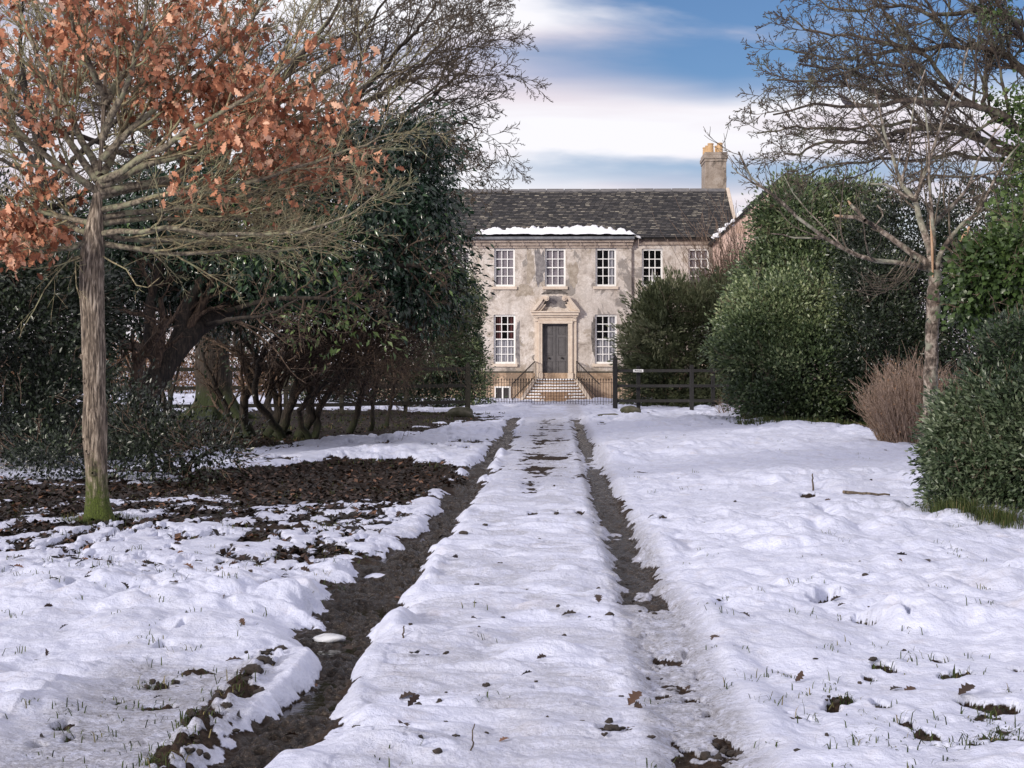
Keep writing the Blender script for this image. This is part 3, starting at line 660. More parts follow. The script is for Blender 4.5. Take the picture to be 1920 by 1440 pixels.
# snow lying along the eaves of the centre bay
def roof_snow():
    L = math.hypot(4.22, ZR - ZE - .06); dy, dz = 4.22 / L, (ZR - ZE - .06) / L
    xs = np.arange(cx0 - .5, cx1 + .5, .035); ss = np.linspace(0, 1.25, 46); X, S = np.meshgrid(xs, ss)
    top = 0.84 * (1 - 0.5 * np.abs((X - (cx0 + cx1) / 2 - .2) / 3.6) ** 2.5) + .26 * fbm(X / .35, X * 0 + 1, 101, 4, .65) + .10 * fbm(X / .5, X * 0 + 1, 105, 2) + .10 * fbm(X / .12, S / .12, 107, 3)
    endf = sstep(cx0 - .5, cx0 + .1, X) * (1 - sstep(cx1 - .3, cx1 + .35, X)); top = top * endf
    h = (0.10 * np.sqrt(np.clip((top - S) / .25, 0, 1))) + .02 * fbm(X / .3, S / .3, 109, 2)
    h = np.where(top - S > 0, h + .035, -.05)
    V = np.stack([X, YF - .34 + dy * S - dz * h * .4, ZE + .06 + dz * S * 1.0 + h], -1).reshape(-1, 3)
    V[:, 1] = (YF - .34 + dy * S - dz * h * .4).ravel(); idx = np.arange(X.size).reshape(X.shape)
    F = np.stack([idx[:-1, :-1], idx[:-1, 1:], idx[1:, 1:], idx[1:, :-1]], -1).reshape(-1, 4)
    keep = (h.ravel()[F] > 0).any(1); F = F[keep]
    link('roof_snow', mesh_np('roof_snow', V, F), M_snow, house)
roof_snow()

# chimney stack with clay pots
def chim():
    y0 = YF + 4.3; a = HP(1322.5, 355, y0); b_ = HP(1362, 290, y0); zc = HP(1340, 285, y0).z; s = MB()
    s.box(a.x, b_.x, y0, y0 + 1.9, a.z - 1.2, zc - .42)
    s.box(a.x - .03, b_.x + .03, y0 - .03, y0 + 1.93, zc - .42, zc - .30); s.box(a.x - .07, b_.x + .07, y0 - .07, y0 + 1.97, zc - .30, zc - .13); s.box(a.x - .03, b_.x + .03, y0 - .03, y0 + 1.93, zc - .13, zc)
    c = s.build('chimney', m_render_wall('chimney_stone', (0.56, 0.52, 0.48)), house, .015)
    for (xx, yy, hh, r) in ((a.x + .26, y0 + .3, .42, .14), (a.x + .20, y0 + .9, .40, .13), (a.x + .14, y0 + 1.5, .40, .13), (b_.x - .26, y0 + .3, .44, .14), (b_.x - .3, y0 + .95, .4, .13)):
        p = MB(); p.cyl((xx, yy, zc - .02), (xx, yy, zc + hh - .05), r, r * .86, 14); p.cyl((xx, yy, zc + hh - .05), (xx, yy, zc + hh), r * .98, r * .98, 14); p.build('chimney_pot', M_pot, c)
chim()

# doorcase: pilasters, frieze, cornice, swan-neck pediment
def doorcase():
    xo0, xo1 = hx(1002.5), hx(1081); xm0, xm1 = hx(1009), hx(1074); xi0, xi1 = dh[0], dh[1]; zb = dh[2] - .02; zt = hz(607); ze = hz(589)
    d = MB()
    for a, b_, c_ in ((xo0, xm0, xi0), (xo1, xm1, xi1)):
        d.box(min(a, b_), max(a, b_), YF - .10, YF + .02, zb, ze - .14)
        d.box(min(b_, c_), max(b_, c_), YF - .155, YF + .2, zb, zt)
        mid = (b_ + c_) / 2; d.box(min(mid, b_) + .012, max(mid, b_) - .012, YF - .18, YF - .156, zb + .3, zt)
        d.box(min(b_, c_) - .02, max(b_, c_) + .02, YF - .19, YF - .12, zb, zb + .28)
        d.box(min(a, b_) + .0, max(a, b_) + .0, YF - .16, YF - .101, hz(603), ze - .141)     # consoles
        d.box(min(a, b_) + .01, max(a, b_) - .01, YF - .2, YF - .161, hz(597), ze - .141)
    d.box(xm0, xm1, YF - .185, YF + .1, zt + .001, zt + .13)
    d.box(xm0 + .0, xm1 - .0, YF - .15, YF + .1, zt + .131, ze - .141)
    d.box(xo0 - .04, xo1 + .04, YF - .22, YF + .1, ze - .14, ze - .06)
    d.box(hx(998), hx(1085), YF - .30, YF + .1, ze - .059, ze + .06)
    z0 = hz(583.5); d.box(hx(995.5), hx(1087.5), YF - .36, YF + .1, ze + .061, z0)
    o = d.build('doorcase', M_stone, house, .008)
    # swan necks: S-curved mouldings
    for sgn in (1, -1):
        cxm = 0.5 * (hx(995.5) + hx(1087.5)); pts = []
        prof = [(995.5, 583), (999.5, 578), (1003.5, 573), (1007, 568.5), (1010.5, 564), (1013.5, 559.5), (1017, 556.2), (1021, 555), (1025, 556.5)]
        P_ = [(cxm + sgn * (cxm - hx(px)) * 1, hz(py)) for px, py in prof]
        for (off, thick, yf) in ((0, .13, -.36), (-.13, .10, -.27), (-.23, .10, -.20)):
            s = MB(); up = []; lo = []
            for i, (x_, z_) in enumerate(P_):
                j = max(0, min(i, len(P_) - 2)); tx, tz = P_[j + 1][0] - P_[j][0], P_[j + 1][1] - P_[j][1]; l = math.hypot(tx, tz); nx, nz_ = -tz / l, tx / l
                if nz_ < 0: nx, nz_ = -nx, -nz_
                up.append((x_ + nx * off, max(z_ + nz_ * off, z0 + .001 + (off + .23) * .02))); lo.append((x_ + nx * (off - thick), max(z_ + nz_ * (off - thick), z0)))
            n = len(up)
            vs = [(x_, YF + yf, z_) for x_, z_ in up + lo] + [(x_, YF + .1, z_) for x_, z_ in up + lo]
            fs = []
            for i in range(n - 1): fs += [(i, i + 1, n + i + 1, n + i), (2 * n + i, 3 * n + i, 3 * n + i + 1, 2 * n + i + 1), (i, 2 * n + i, 2 * n + i + 1, i + 1), (n + i, n + i + 1, 3 * n + i + 1, 3 * n + i)]
            fs += [(0, n, 3 * n, 2 * n), (n - 1, 3 * n - 1, 4 * n - 1, 2 * n - 1)]
            s.add(vs, fs)
            if off == 0:
                sc = (cxm + sgn * -(hx(1025) - cxm) * -1 * -1, 0)
                xs_ = cxm - sgn * (hx(1025) - cxm) * -1 if False else P_[-1][0]
                s.cyl((xs_, YF - .40, hz(560)), (xs_, YF + .1, hz(560)), .105, .105, 16); s.cyl((xs_, YF - .44, hz(560)), (xs_, YF - .401, hz(560)), .045, .05, 12)
            s.build('pediment_scroll', M_stone, o)
    # door leaves
    xm = (xi0 + xi1) / 2; yd = YF + .12
    for a, b_ in ((xi0, xm - .012), (xm + .012, xi1)):
        l = MB(); l.box(a, b_, yd, yd + .05, zb, zt - .06); 
        for z0_, z1_ in ((hz(706), hz(677)), (hz(666), hz(632)), (hz(627), hz(611))):
            x0, x1 = a + .10, b_ - .10; w = .022
            for bx in ((x0, x1, z0_, z0_ + w), (x0, x1, z1_ - w, z1_), (x0, x0 + w, z0_ + w, z1_ - w), (x1 - w, x1, z0_ + w, z1_ - w)): l.box(bx[0], bx[1], yd - .02, yd - .0005, bx[2], bx[3])
            l.box(x0 + .06, x1 - .06, yd - .012, yd - .0005, z0_ + .06, z1_ - .06)
        lo = l.build('door', M_door, house, .004)
        k = MB(); kx = (a + b_) / 2 + (.08 if a == xi0 else -.08) * 0; k.cyl((kx, yd - .02, hz(671)), (kx, yd - .06, hz(671)), .02, .02); k.ball((kx, yd - .08, hz(671)), .045, .035, .045); k.build('knob', M_iron, lo, smooth=True)
    j = MB(); j.box(xi0, xi1, yd - .04, yd + .05, zt - .06, zt); j.box(xm - .02, xm + .02, yd - .03, yd - .001, zb, zt - .06); j.build('door_frame', M_door, house)
doorcase()

# steps: seven, bowed, widening to the ground
zt_ = dh[2] - .02; nst = 8; ygr = YF
rs = random.Random(2)
for i in range(nst):
    z1 = zt_ - i * (zt_ + .02) / nst; z0 = z1 - (zt_ + .02) / nst - (.0 if i < nst - 1 else .15)
    f = i / (nst - 1); yfnt = YF - .75 - .30 * i; hw = .80 + .50 * f ** 1.1; poly = [(hw, YF - .08), (-hw, YF - .08)]
    poly = [(-hw, yfnt + .12)] + [(-hw + 2 * hw * k / 12, yfnt + .12 - .16 * math.sin(PI * k / 12)) for k in range(1, 12)] + [(hw, yfnt + .12), (hw, YF - .1), (-hw, YF - .1)]
    s = MB(); s.prismz(poly, z0, z1 - .05); pp = [(x_ * 1.0 + 0, y_ - (.03 if y_ < YF - .2 else 0)) for x_, y_ in poly]; s.prismz(pp, z1 - .05, z1)
    so_ = s.build('step', M_step, house, .006)
    gaps = [] ; V = []; F = []
    xs = np.linspace(-hw + .05, hw - .05, 70); 
    dep = .30 if i else .5
    for k, x_ in enumerate(xs):
        th = .045 * (1 if i < 5 else (1 if abs(x_) > .35 + .35 * rs.random() else 0)) * (0.6 + .5 * rs.random()); bow = yfnt + .12 - .16 * math.sin(PI * (x_ + hw) / (2 * hw)) - .03
        for (yy, zz) in ((bow + .005, 0.0), (bow + .01, th * .8), (bow + .06, th), (bow + dep, th), (bow + dep + .02, 0)): V.append((x_, yy, z1 + zz - (.0 if th else .01)))
        if k:
            for q in range(4): a = 5 * (k - 1) + q; F.append((a, a + 5, a + 6, a + 1))
    link('snow', mesh_np('snow', np.array(V), np.array(F)), M_snow, so_)
for sgn in (-1, 1):
    k = MB(); 
    x0, x1 = sgn * .86, sgn * 1.42; ya, yb = YF - .15, YF - .75 - .30 * (nst - 1) + .1
    for (aa, bb, za, zb_, w) in (((x0, ya), (x0, YF - .7), zt_ + .04, zt_ + .04, .16), ((x0, YF - .7), (x1, yb), zt_ + .04, .06, .16)):
        p0 = Vector((aa[0], aa[1], 0)); p1 = Vector((bb[0], bb[1], 0)); tdir = (p1 - p0).normalized(); n_ = Vector((-tdir.y, tdir.x, 0)) * w / 2
        vs = [p0 + n_, p0 - n_, p1 - n_, p1 + n_]
        k.add([(v.x, v.y, Z0) for v in vs] + [(v.x, v.y, za if i < 2 else zb_) for i, v in enumerate(vs)], [(0, 3, 2, 1), (4, 5, 6, 7), (0, 1, 5, 4), (1, 2, 6, 5), (2, 3, 7, 6), (3, 0, 4, 7)])
    k.build('step_kerb', M_stone, house, .012)
    # railings standing on the kerb; they splay outwards
    r = MB(); pth = [(Vector((x0, ya, zt_ + .04))), Vector((x0, YF - .7, zt_ + .04)), Vector((sgn * 1.75, yb - .1, .02))]
    r.bar(pth[0] + Vector((0, 0, .72)), pth[1] + Vector((0, 0, .72)), .04, .03); r.bar(pth[1] + Vector((0, 0, .72)), pth[2] + Vector((0, 0, .72)), .04, .03)
    r.bar(pth[0] + Vector((0, 0, .1)), pth[1] + Vector((0, 0, .1)), .03, .02); r.bar(pth[1] + Vector((0, 0, .1)), pth[2] + Vector((0, 0, .1)), .03, .02)
    for (a, b_, n) in ((pth[0], pth[1], 5), (pth[1], pth[2], 17)):
        for q in range(n + 1): c_ = a.lerp(b_, q / n); r.bar(c_ + Vector((0, 0, 0)), c_ + Vector((0, 0, .72)), .018, .018)
    if sgn < 0:
        for q in range(10): a0, a1 = q / 10 * 2 * PI, (q + 1) / 10 * 2 * PI; c_ = pth[0] + Vector((.0, .1, .88)); r.bar(c_ + Vector((math.cos(a0) * .12, 0, math.sin(a0) * .12)), c_ + Vector((math.cos(a1) * .12, 0, math.sin(a1) * .12)), .02, .02)
    r.build('stair_railing', M_iron, house)

# the wing that stands forward on the right
def wing():
    yw = YF - 2.6; w = empty('house_wing', (hx(1460), yw, Z0), 'pinkish gabled wing half hidden behind shrubs to the right of the house', 'wing')
    x0 = HP(1348, 447, yw).x; xr = HP(1476, 447, yw).x; x1 = 2 * xr - x0; z0 = HP(1348, 447, yw).z; z1 = HP(1476, 328, yw).z
    mb = MB(); mb.prism([(x0, Z0), (x1, Z0), (x1, z0), (xr, z1), (x0, z0)], yw, yw + 7); mb.build('wall', M_pink, w)
    for a, b_ in (((x0, z0), (xr, z1)), ((x1, z0), (xr, z1))):
        L = math.hypot(b_[0] - a[0], b_[1] - a[1]); dx, dz = (b_[0] - a[0]) / L, (b_[1] - a[1]) / L; nx, nz_ = (-dz, dx) if dx > 0 else (dz, -dx)
        q = MB(); q.prism([(a[0] - dx * .2 + nx * .02, a[1] - dz * .2 + nz_ * .02), (b_[0] + nx * .02, b_[1] + nz_ * .02), (b_[0] + nx * .12, b_[1] + nz_ * .12), (a[0] - dx * .2 + nx * .12, a[1] - dz * .2 + nz_ * .12)], yw - .08, yw + 7)
        q.build('roof', M_slate, w)
    q = MB(); rr = random.Random(5)
    for k in range(26):
        f = rr.random() ** 1.5; q.ball((x0 - .12 + f * 1.0 + rr.uniform(-.05, .05), yw + rr.uniform(-.02, .6), z0 + .02 + f * .93 + rr.uniform(-.02, .1)), rr.uniform(.06, .16), .14, rr.uniform(.05, .10), 8, 5)
    q.build('snow', M_snow, w, smooth=True)
wing()

# iron railing across the forecourt
def iron_fence():
    y0 = 59.6; r = empty('iron_railing', (HP(1030, 680, y0).x, y0, 0), 'low black iron railing with spear tops in front of the house steps', 'railing')
    z1 = HP(1030, 708.5, y0).z; zb = 0.03; xa, xb = HP(868, 680, y0).x, HP(1240, 680, y0).x; n = int((xb - xa) / .102)
    b = MB(); b.bar((xa, y0, z1 - .17), (xb, y0, z1 - .17), .035, .012); b.bar((xa, y0, zb + .12), (xb, y0, zb + .12), .035, .012); b.build('rail', M_iron, r)
    bm1 = MB(); bm1.box(-.0085, .0085, -.0085, .0085, zb - .1, z1 - .09)
    s = .026; bm1.add([(-s, 0, z1 - .075), (0, -s, z1 - .075), (s, 0, z1 - .075), (0, s, z1 - .075), (0, 0, z1), (0, 0, z1 - .11)], [(0, 1, 4), (1, 2, 4), (2, 3, 4), (3, 0, 4), (1, 0, 5), (2, 1, 5), (3, 2, 5), (0, 3, 5)])
    o = bm1.build('spear_bar', M_iron, r); base = o.location.copy()
    for i in range(n + 1):
        q = o if i == 0 else o.copy()
        if i: COL.objects.link(q); q.parent = r
        q.location = base + Vector((xa + i * (xb - xa) / n, y0, rs.uniform(-.008, .008)))
iron_fence()

# timber fences
M_black = m_plain('black_stained_timber', (0.006, 0.006, 0.007), (0.020, 0.018, 0.018), 7, 0.75, 0.6, 0.01, (6, 6, 1))
M_oldwood = m_plain('damp_dark_timber', (0.010, 0.009, 0.006), (0.035, 0.032, 0.020), 7, 0.85, 0.6, 0.01, (6, 6, 1))
def post(x, y, z1, w, mat, parent, name='post'):
    q = MB(); h = w / 2; zt2 = z1 - w * .9; q.box(-h + x, h + x, y - h, y + h, -.3, zt2) 
    if name == 'gate_post': q.add([(x - h, y - h, zt2), (x + h, y - h, zt2), (x + h, y + h, zt2), (x - h, y + h, zt2), (x - h * .2, y, z1), (x + h * .2, y, z1)], [(0, 1, 5, 4), (2, 3, 4, 5), (1, 2, 5), (3, 0, 4)])
    else: q.box(x - h * .97, x + h * .97, y - h * .97, y + h * .97, zt2, z1)
    return q.build(name, mat, parent, .006)
def fence_right():
    d = 53; a = P(1153.5, 680, d); f = empty('timber_fence', (a.x, a.y, 0), 'black three rail timber fence right of the lane, with a white notice', 'fence')
    post(a.x, a.y, P(1153, 665, d).z, .155, M_black, f, 'gate_post')
    prev = [P(1153.5, 680, d), P(1337, 680, 52.4), P(1420, 680, 52.2)]
    for px, dd, t0 in ((1197, 54.2, 686), (1297, 51.2, 684), (1337, 53.4, 685), (1420, 52.5, 686)):
        p = P(px, 680, dd - 1.0); post(p.x, p.y, P(px, t0, dd).z, .125, M_black, f)
    for (py) in (695, 723.5, 751.5):
        q = MB(); p0 = P(1157, py, 53.0); p1 = P(1297, py, 52.2); p2 = P(1430 if py > 700 else 1352, py, 52.2)
        q.bar(p0, p1, .05, .095); q.bar(p1 + Vector((.0, .0, .003)), p2, .052, .098); q.build('rail', M_black, f)
    # notice
    p = P(1196.5, 695.2, 52.3); s = empty('sign', (p.x, p.y - .06, p.z), 'small white sign reading Private fixed to the top rail of the black fence', 'sign')
    q = MB(); q.box(p.x - .165, p.x + .165, p.y - .075, p.y - .055, p.z - .045, p.z + .045); q.build('board', M_white, s)
    cu = bpy.data.curves.new('lettering', 'FONT'); cu.body = 'Private'; cu.size = .085; cu.align_x = 'CENTER'; cu.align_y = 'CENTER'; cu.extrude = .001; cu.offset = .001
    to = bpy.data.objects.new('lettering_src', cu); COL.objects.link(to); dg = bpy.context.evaluated_depsgraph_get(); me = bpy.data.meshes.new_from_object(to.evaluated_get(dg)); bpy.data.objects.remove(to)
    me.transform(Matrix.Translation((p.x, p.y - .078, p.z)) @ Matrix.Rotation(PI / 2, 4, 'X')); me.materials.clear(); link('lettering', me, M_black, s)
fence_right()
def fence_left():
    d = 52; a = P(877, 680, d); f = empty('paddock_fence', (a.x, a.y, 0), 'dark damp timber fence with a tall post running left of the lane behind the evergreen', 'fence')
    post(a.x, a.y, P(877, 680, d).z + .0 + .02, .17, M_oldwood, f, 'gate_post'); 
    pts = [(877, 52), (760, 50), (640, 48.3), (535, 47.5), (430, 47), (318, 46.5), (200, 46), (80, 45.5), (-60, 45)]
    W_ = [P(px, 680, dd) for px, dd in pts]
    for w in W_[1:]: post(w.x, w.y + .08, 1.50, .12, M_oldwood, f)
    for z in (1.40, .86, .33):
        for i in range(len(W_) - 1):
            q = MB(); o_ = (i % 2) * .003; q.bar((W_[i].x, W_[i].y, z - .05 * (z > 1) * 0 + o_), (W_[i + 1].x, W_[i + 1].y, z + o_), .045, .11); q.build('rail', M_oldwood, f)
fence_left()

# ------------------------------------------------------------------ GROWING THINGS: builders
class Tubes:
    """collects tapering tubes, builds them as ONE mesh"""
    def __init__(s): s.g = {}; s.pts = []
    def add(s, pts, rad, k=5):
        s.g.setdefault((len(pts), k), []).append((pts, rad))
    def build(s, name, mat, parent, lump=0.0):
        VV = []; FF = []; off = 0
        for (n, k), L in s.g.items():
            Pn = np.array([l[0] for l in L], np.float32).reshape(len(L), n, 3); R = np.array([l[1] for l in L], np.float32)
            T = np.empty_like(Pn); T[:, 1:-1] = Pn[:, 2:] - Pn[:, :-2]; T[:, 0] = Pn[:, 1] - Pn[:, 0]; T[:, -1] = Pn[:, -1] - Pn[:, -2]
            T /= np.linalg.norm(T, axis=-1, keepdims=True) + 1e-9
            mean = T.mean(1); ref = np.where(np.abs(mean[:, 2:3]) > 0.75, np.array([[1., 0, 0]]), np.array([[0, 0, 1.]]))[:, None, :]
            A = np.cross(T, ref); A /= np.linalg.norm(A, axis=-1, keepdims=True) + 1e-9; B = np.cross(T, A)
            a = np.arange(k) * 2 * PI / k
            ring = A[:, :, None, :] * np.cos(a)[None, None, :, None] + B[:, :, None, :] * np.sin(a)[None, None, :, None]
            V = Pn[:, :, None, :] + ring * R[:, :, None, None]
            if lump and k >= 8:
                x = V.reshape(-1, 3); nn = fbm(x[:, 0] * 6 + x[:, 1] * 5, x[:, 2] * 2.2, 201, 3) .reshape(V.shape[:3])
                V = Pn[:, :, None, :] + ring * (R[:, :, None, None] * (1 + lump * nn[..., None]))
            idx = off + np.arange(len(L) * n * k).reshape(len(L), n, k); nx = np.roll(idx, -1, axis=2)
            FF.append(np.stack([idx[:, :-1], nx[:, :-1], nx[:, 1:], idx[:, 1:]], -1).reshape(-1, 4))
            VV.append(V.reshape(-1, 3)); off += len(L) * n * k
        return link(name, mesh_np(name, np.concatenate(VV), [np.concatenate(FF)]), mat, parent)
def spline(pts, n):
    """smooth n-point line through pts"""
    p = [np.array(q, float) for q in pts]; p = [2 * p[0] - p[1]] + p + [2 * p[-1] - p[-2]]; out = []; m = len(p) - 3
    for i in range(n):
        t = i / (n - 1) * m; j = min(int(t), m - 1); t -= j; a, b_, c_, d_ = p[j:j + 4]
        out.append(0.5 * (2 * b_ + (c_ - a) * t + (2 * a - 5 * b_ + 4 * c_ - d_) * t * t + (3 * b_ - a - 3 * c_ + d_) * t ** 3))
    return out
class Sty: pass
def sty(**k):
    s = Sty(); s.n = (8, 7, 5, 3); s.lr = (.45, .5, .55, .6); s.ang = (48, 45, 42, 40); s.wig = .16; s.trop = (0, .02, .04, .05); s.seg = .35; s.rmin = .006; s.max = 3; s.rr = .55; s.t0 = .2; s.flat = 1.0; s.hook = 0; s.out = None
    for a, b_ in k.items(): setattr(s, a, b_)
    return s
def spawn(T, pts, rad, L, lvl, rng, S):
    """children along a finished branch"""
    n = len(pts); cnt = S.n[lvl]; cnt = int(cnt * rng.uniform(.8, 1.25) + .5)
    az = rng.uniform(0, 6.28)
    for i in range(cnt):
        t = S.t0 + (1 - S.t0) * (i + rng.uniform(.1, .9)) / cnt; f = t * (n - 1); j = min(int(f), n - 2); f -= j
        p = [pts[j][q] * (1 - f) + pts[j + 1][q] * f for q in range(3)]; d = Vector([pts[j + 1][q] - pts[j][q] for q in range(3)])
        if d.length < 1e-6: continue
        d.normalize(); r = (rad[j] * (1 - f) + rad[j + 1] * f) * S.rr; az += 2.4 + rng.uniform(-.6, .6)
        o = d.orthogonal().normalized(); o.rotate(Quaternion(d, az)); o.z *= S.flat; 
        a = math.radians(S.ang[lvl] * rng.uniform(.65, 1.25)); nd_ = (d * math.cos(a) + o * math.sin(a)).normalized()
        grow(T, p, nd_, L * S.lr[lvl] * (1.15 - .65 * t) * rng.uniform(.65, 1.2), max(r, S.rmin), lvl + 1, rng, S)
def grow(T, p, d, L, r, lvl, rng, S):
    n = max(3, min(10, int(L / S.seg) + 2)); st = L / n; pts = [tuple(p)]; x, y, z = p; dx, dy, dz = d; tr = S.trop[min(lvl, len(S.trop) - 1)]; w = S.wig
    ux, uy, uz = (0, 0, 1) if S.out is None else S.out
    for i in range(n):
        dx += rng.uniform(-w, w) + ux * tr; dy += rng.uniform(-w, w) + uy * tr; dz += rng.uniform(-w, w) + uz * tr + S.hook * (i / n) * .3
        l = math.sqrt(dx * dx + dy * dy + dz * dz) or 1; dx /= l; dy /= l; dz /= l
        x += dx * st; y += dy * st; z += dz * st
        if z < 0.05 and lvl > 0: z = 0.05; dz = abs(dz)
        pts.append((x, y, z))
    r1 = max(r * .35, S.rmin * .55); rad = [r + (r1 - r) * i / n for i in range(n + 1)]
    T.add(pts, rad, 6 if r > .03 else (4 if r > .012 else 3))
    if lvl >= 2: T.pts += pts[1:]
    if lvl < S.max: spawn(T, pts, rad, L, lvl, rng, S)
def limb(T, px, r0, r1, rng, S, Tt=None, k=8, n=None, twigs=True, lvl=0, wob=.02):
    """px: [(photo x, photo y, depth)...]"""
    W_ = [P(*q) for q in px]; L = sum((W_[i + 1] - W_[i]).length for i in range(len(W_) - 1)); n = n or max(6, int(L / .22))
    pts = spline(W_, n); pts = [tuple(np.array(q) + np.array([rng.uniform(-wob, wob) for _ in range(3)]) * (0 < i < n - 1)) for i, q in enumerate(pts)]
    rad = [r0 + (r1 - r0) * (i / (n - 1)) ** .8 for i in range(n)]
    (Tt or T).add(pts, rad, k)
    if twigs: spawn(T, pts, rad, L, lvl, rng, S)
    return pts, rad, L

def tmpl_leaf(w=.42, fold=.12, curl=-.1):
    V = np.array([[0, 0, 0], [w / 2, .45, fold], [0, 1, curl], [-w / 2, .45, fold], [0, .5, 0]], float)
    return V, np.array([[0, 1, 4], [1, 2, 4], [2, 3, 4], [3, 0, 4]])
def tmpl_quad(w=.5, fold=.1):
    return np.array([[0, 0, 0], [w / 2, .5, fold], [0, 1, 0], [-w / 2, .5, fold]], float), np.array([[0, 1, 2], [0, 2, 3]])
def tmpl_oak():
    cup = .55
    side = [(.04, .0), (.10, .18), (.24, .26), (.14, .36), (.33, .50), (.18, .60), (.30, .76), (.14, .84), (.10, .97)]
    V = [(0, 0, 0), (0, .25, 0), (0, .5, -.02), (0, .75, -.08), (0, 1.0, -.17)]
    R = [(x_, y_, .9 * cup * x_ * (x_ * 2.2) + (-.30 * max(0, y_ - .35) ** 1.5)) for x_, y_ in side]; Lf = [(-x_, y_, z_ + .03) for x_, y_, z_ in R]
    V = V + R + Lf; F = []
    for s, b_ in ((0, 5), (1, 14)):
        mids = [0, 0, 1, 1, 2, 2, 3, 3, 4]
        for i in range(8):
            a, c_ = b_ + i, b_ + i + 1; m0, m1 = mids[i], mids[i + 1]
            for tri in (((m0, a, c_),) if m0 == m1 else ((m0, a, c_), (m0, c_, m1))): F.append(tri if not s else tri[::-1])
    return np.array(V, float), np.array(F)
def leaves(name, pos, dirs, nrm, size, mat, parent, tm, rng, rnd=None):
    """pos/dirs/nrm (N,3); size (N,)"""
    V0, F0 = tm; n = len(pos); d = dirs / (np.linalg.norm(dirs, axis=1, keepdims=True) + 1e-9)
    s_ = np.cross(d, nrm); s_ /= np.linalg.norm(s_, axis=1, keepdims=True) + 1e-9; u = np.cross(s_, d)
    V = pos[:, None, :] + size[:, None, None] * (s_[:, None, :] * V0[None, :, 0:1] + d[:, None, :] * V0[None, :, 1:2] + u[:, None, :] * V0[None, :, 2:3])
    F = (F0[None] + (np.arange(n) * len(V0))[:, None, None]).reshape(-1, F0.shape[1])
    rnd = rng.rand(n) if rnd is None else rnd
    me = mesh_np(name, V.reshape(-1, 3), F, False, {'rnd': np.repeat(rnd, len(V0))})
    return link(name, me, mat, parent)
def B(px, py, d, rx, ry, rd):
    c = P(px, py, d); k = d / 3000; return (c.x, c.y, c.z, rx * k, rd, ry * k)
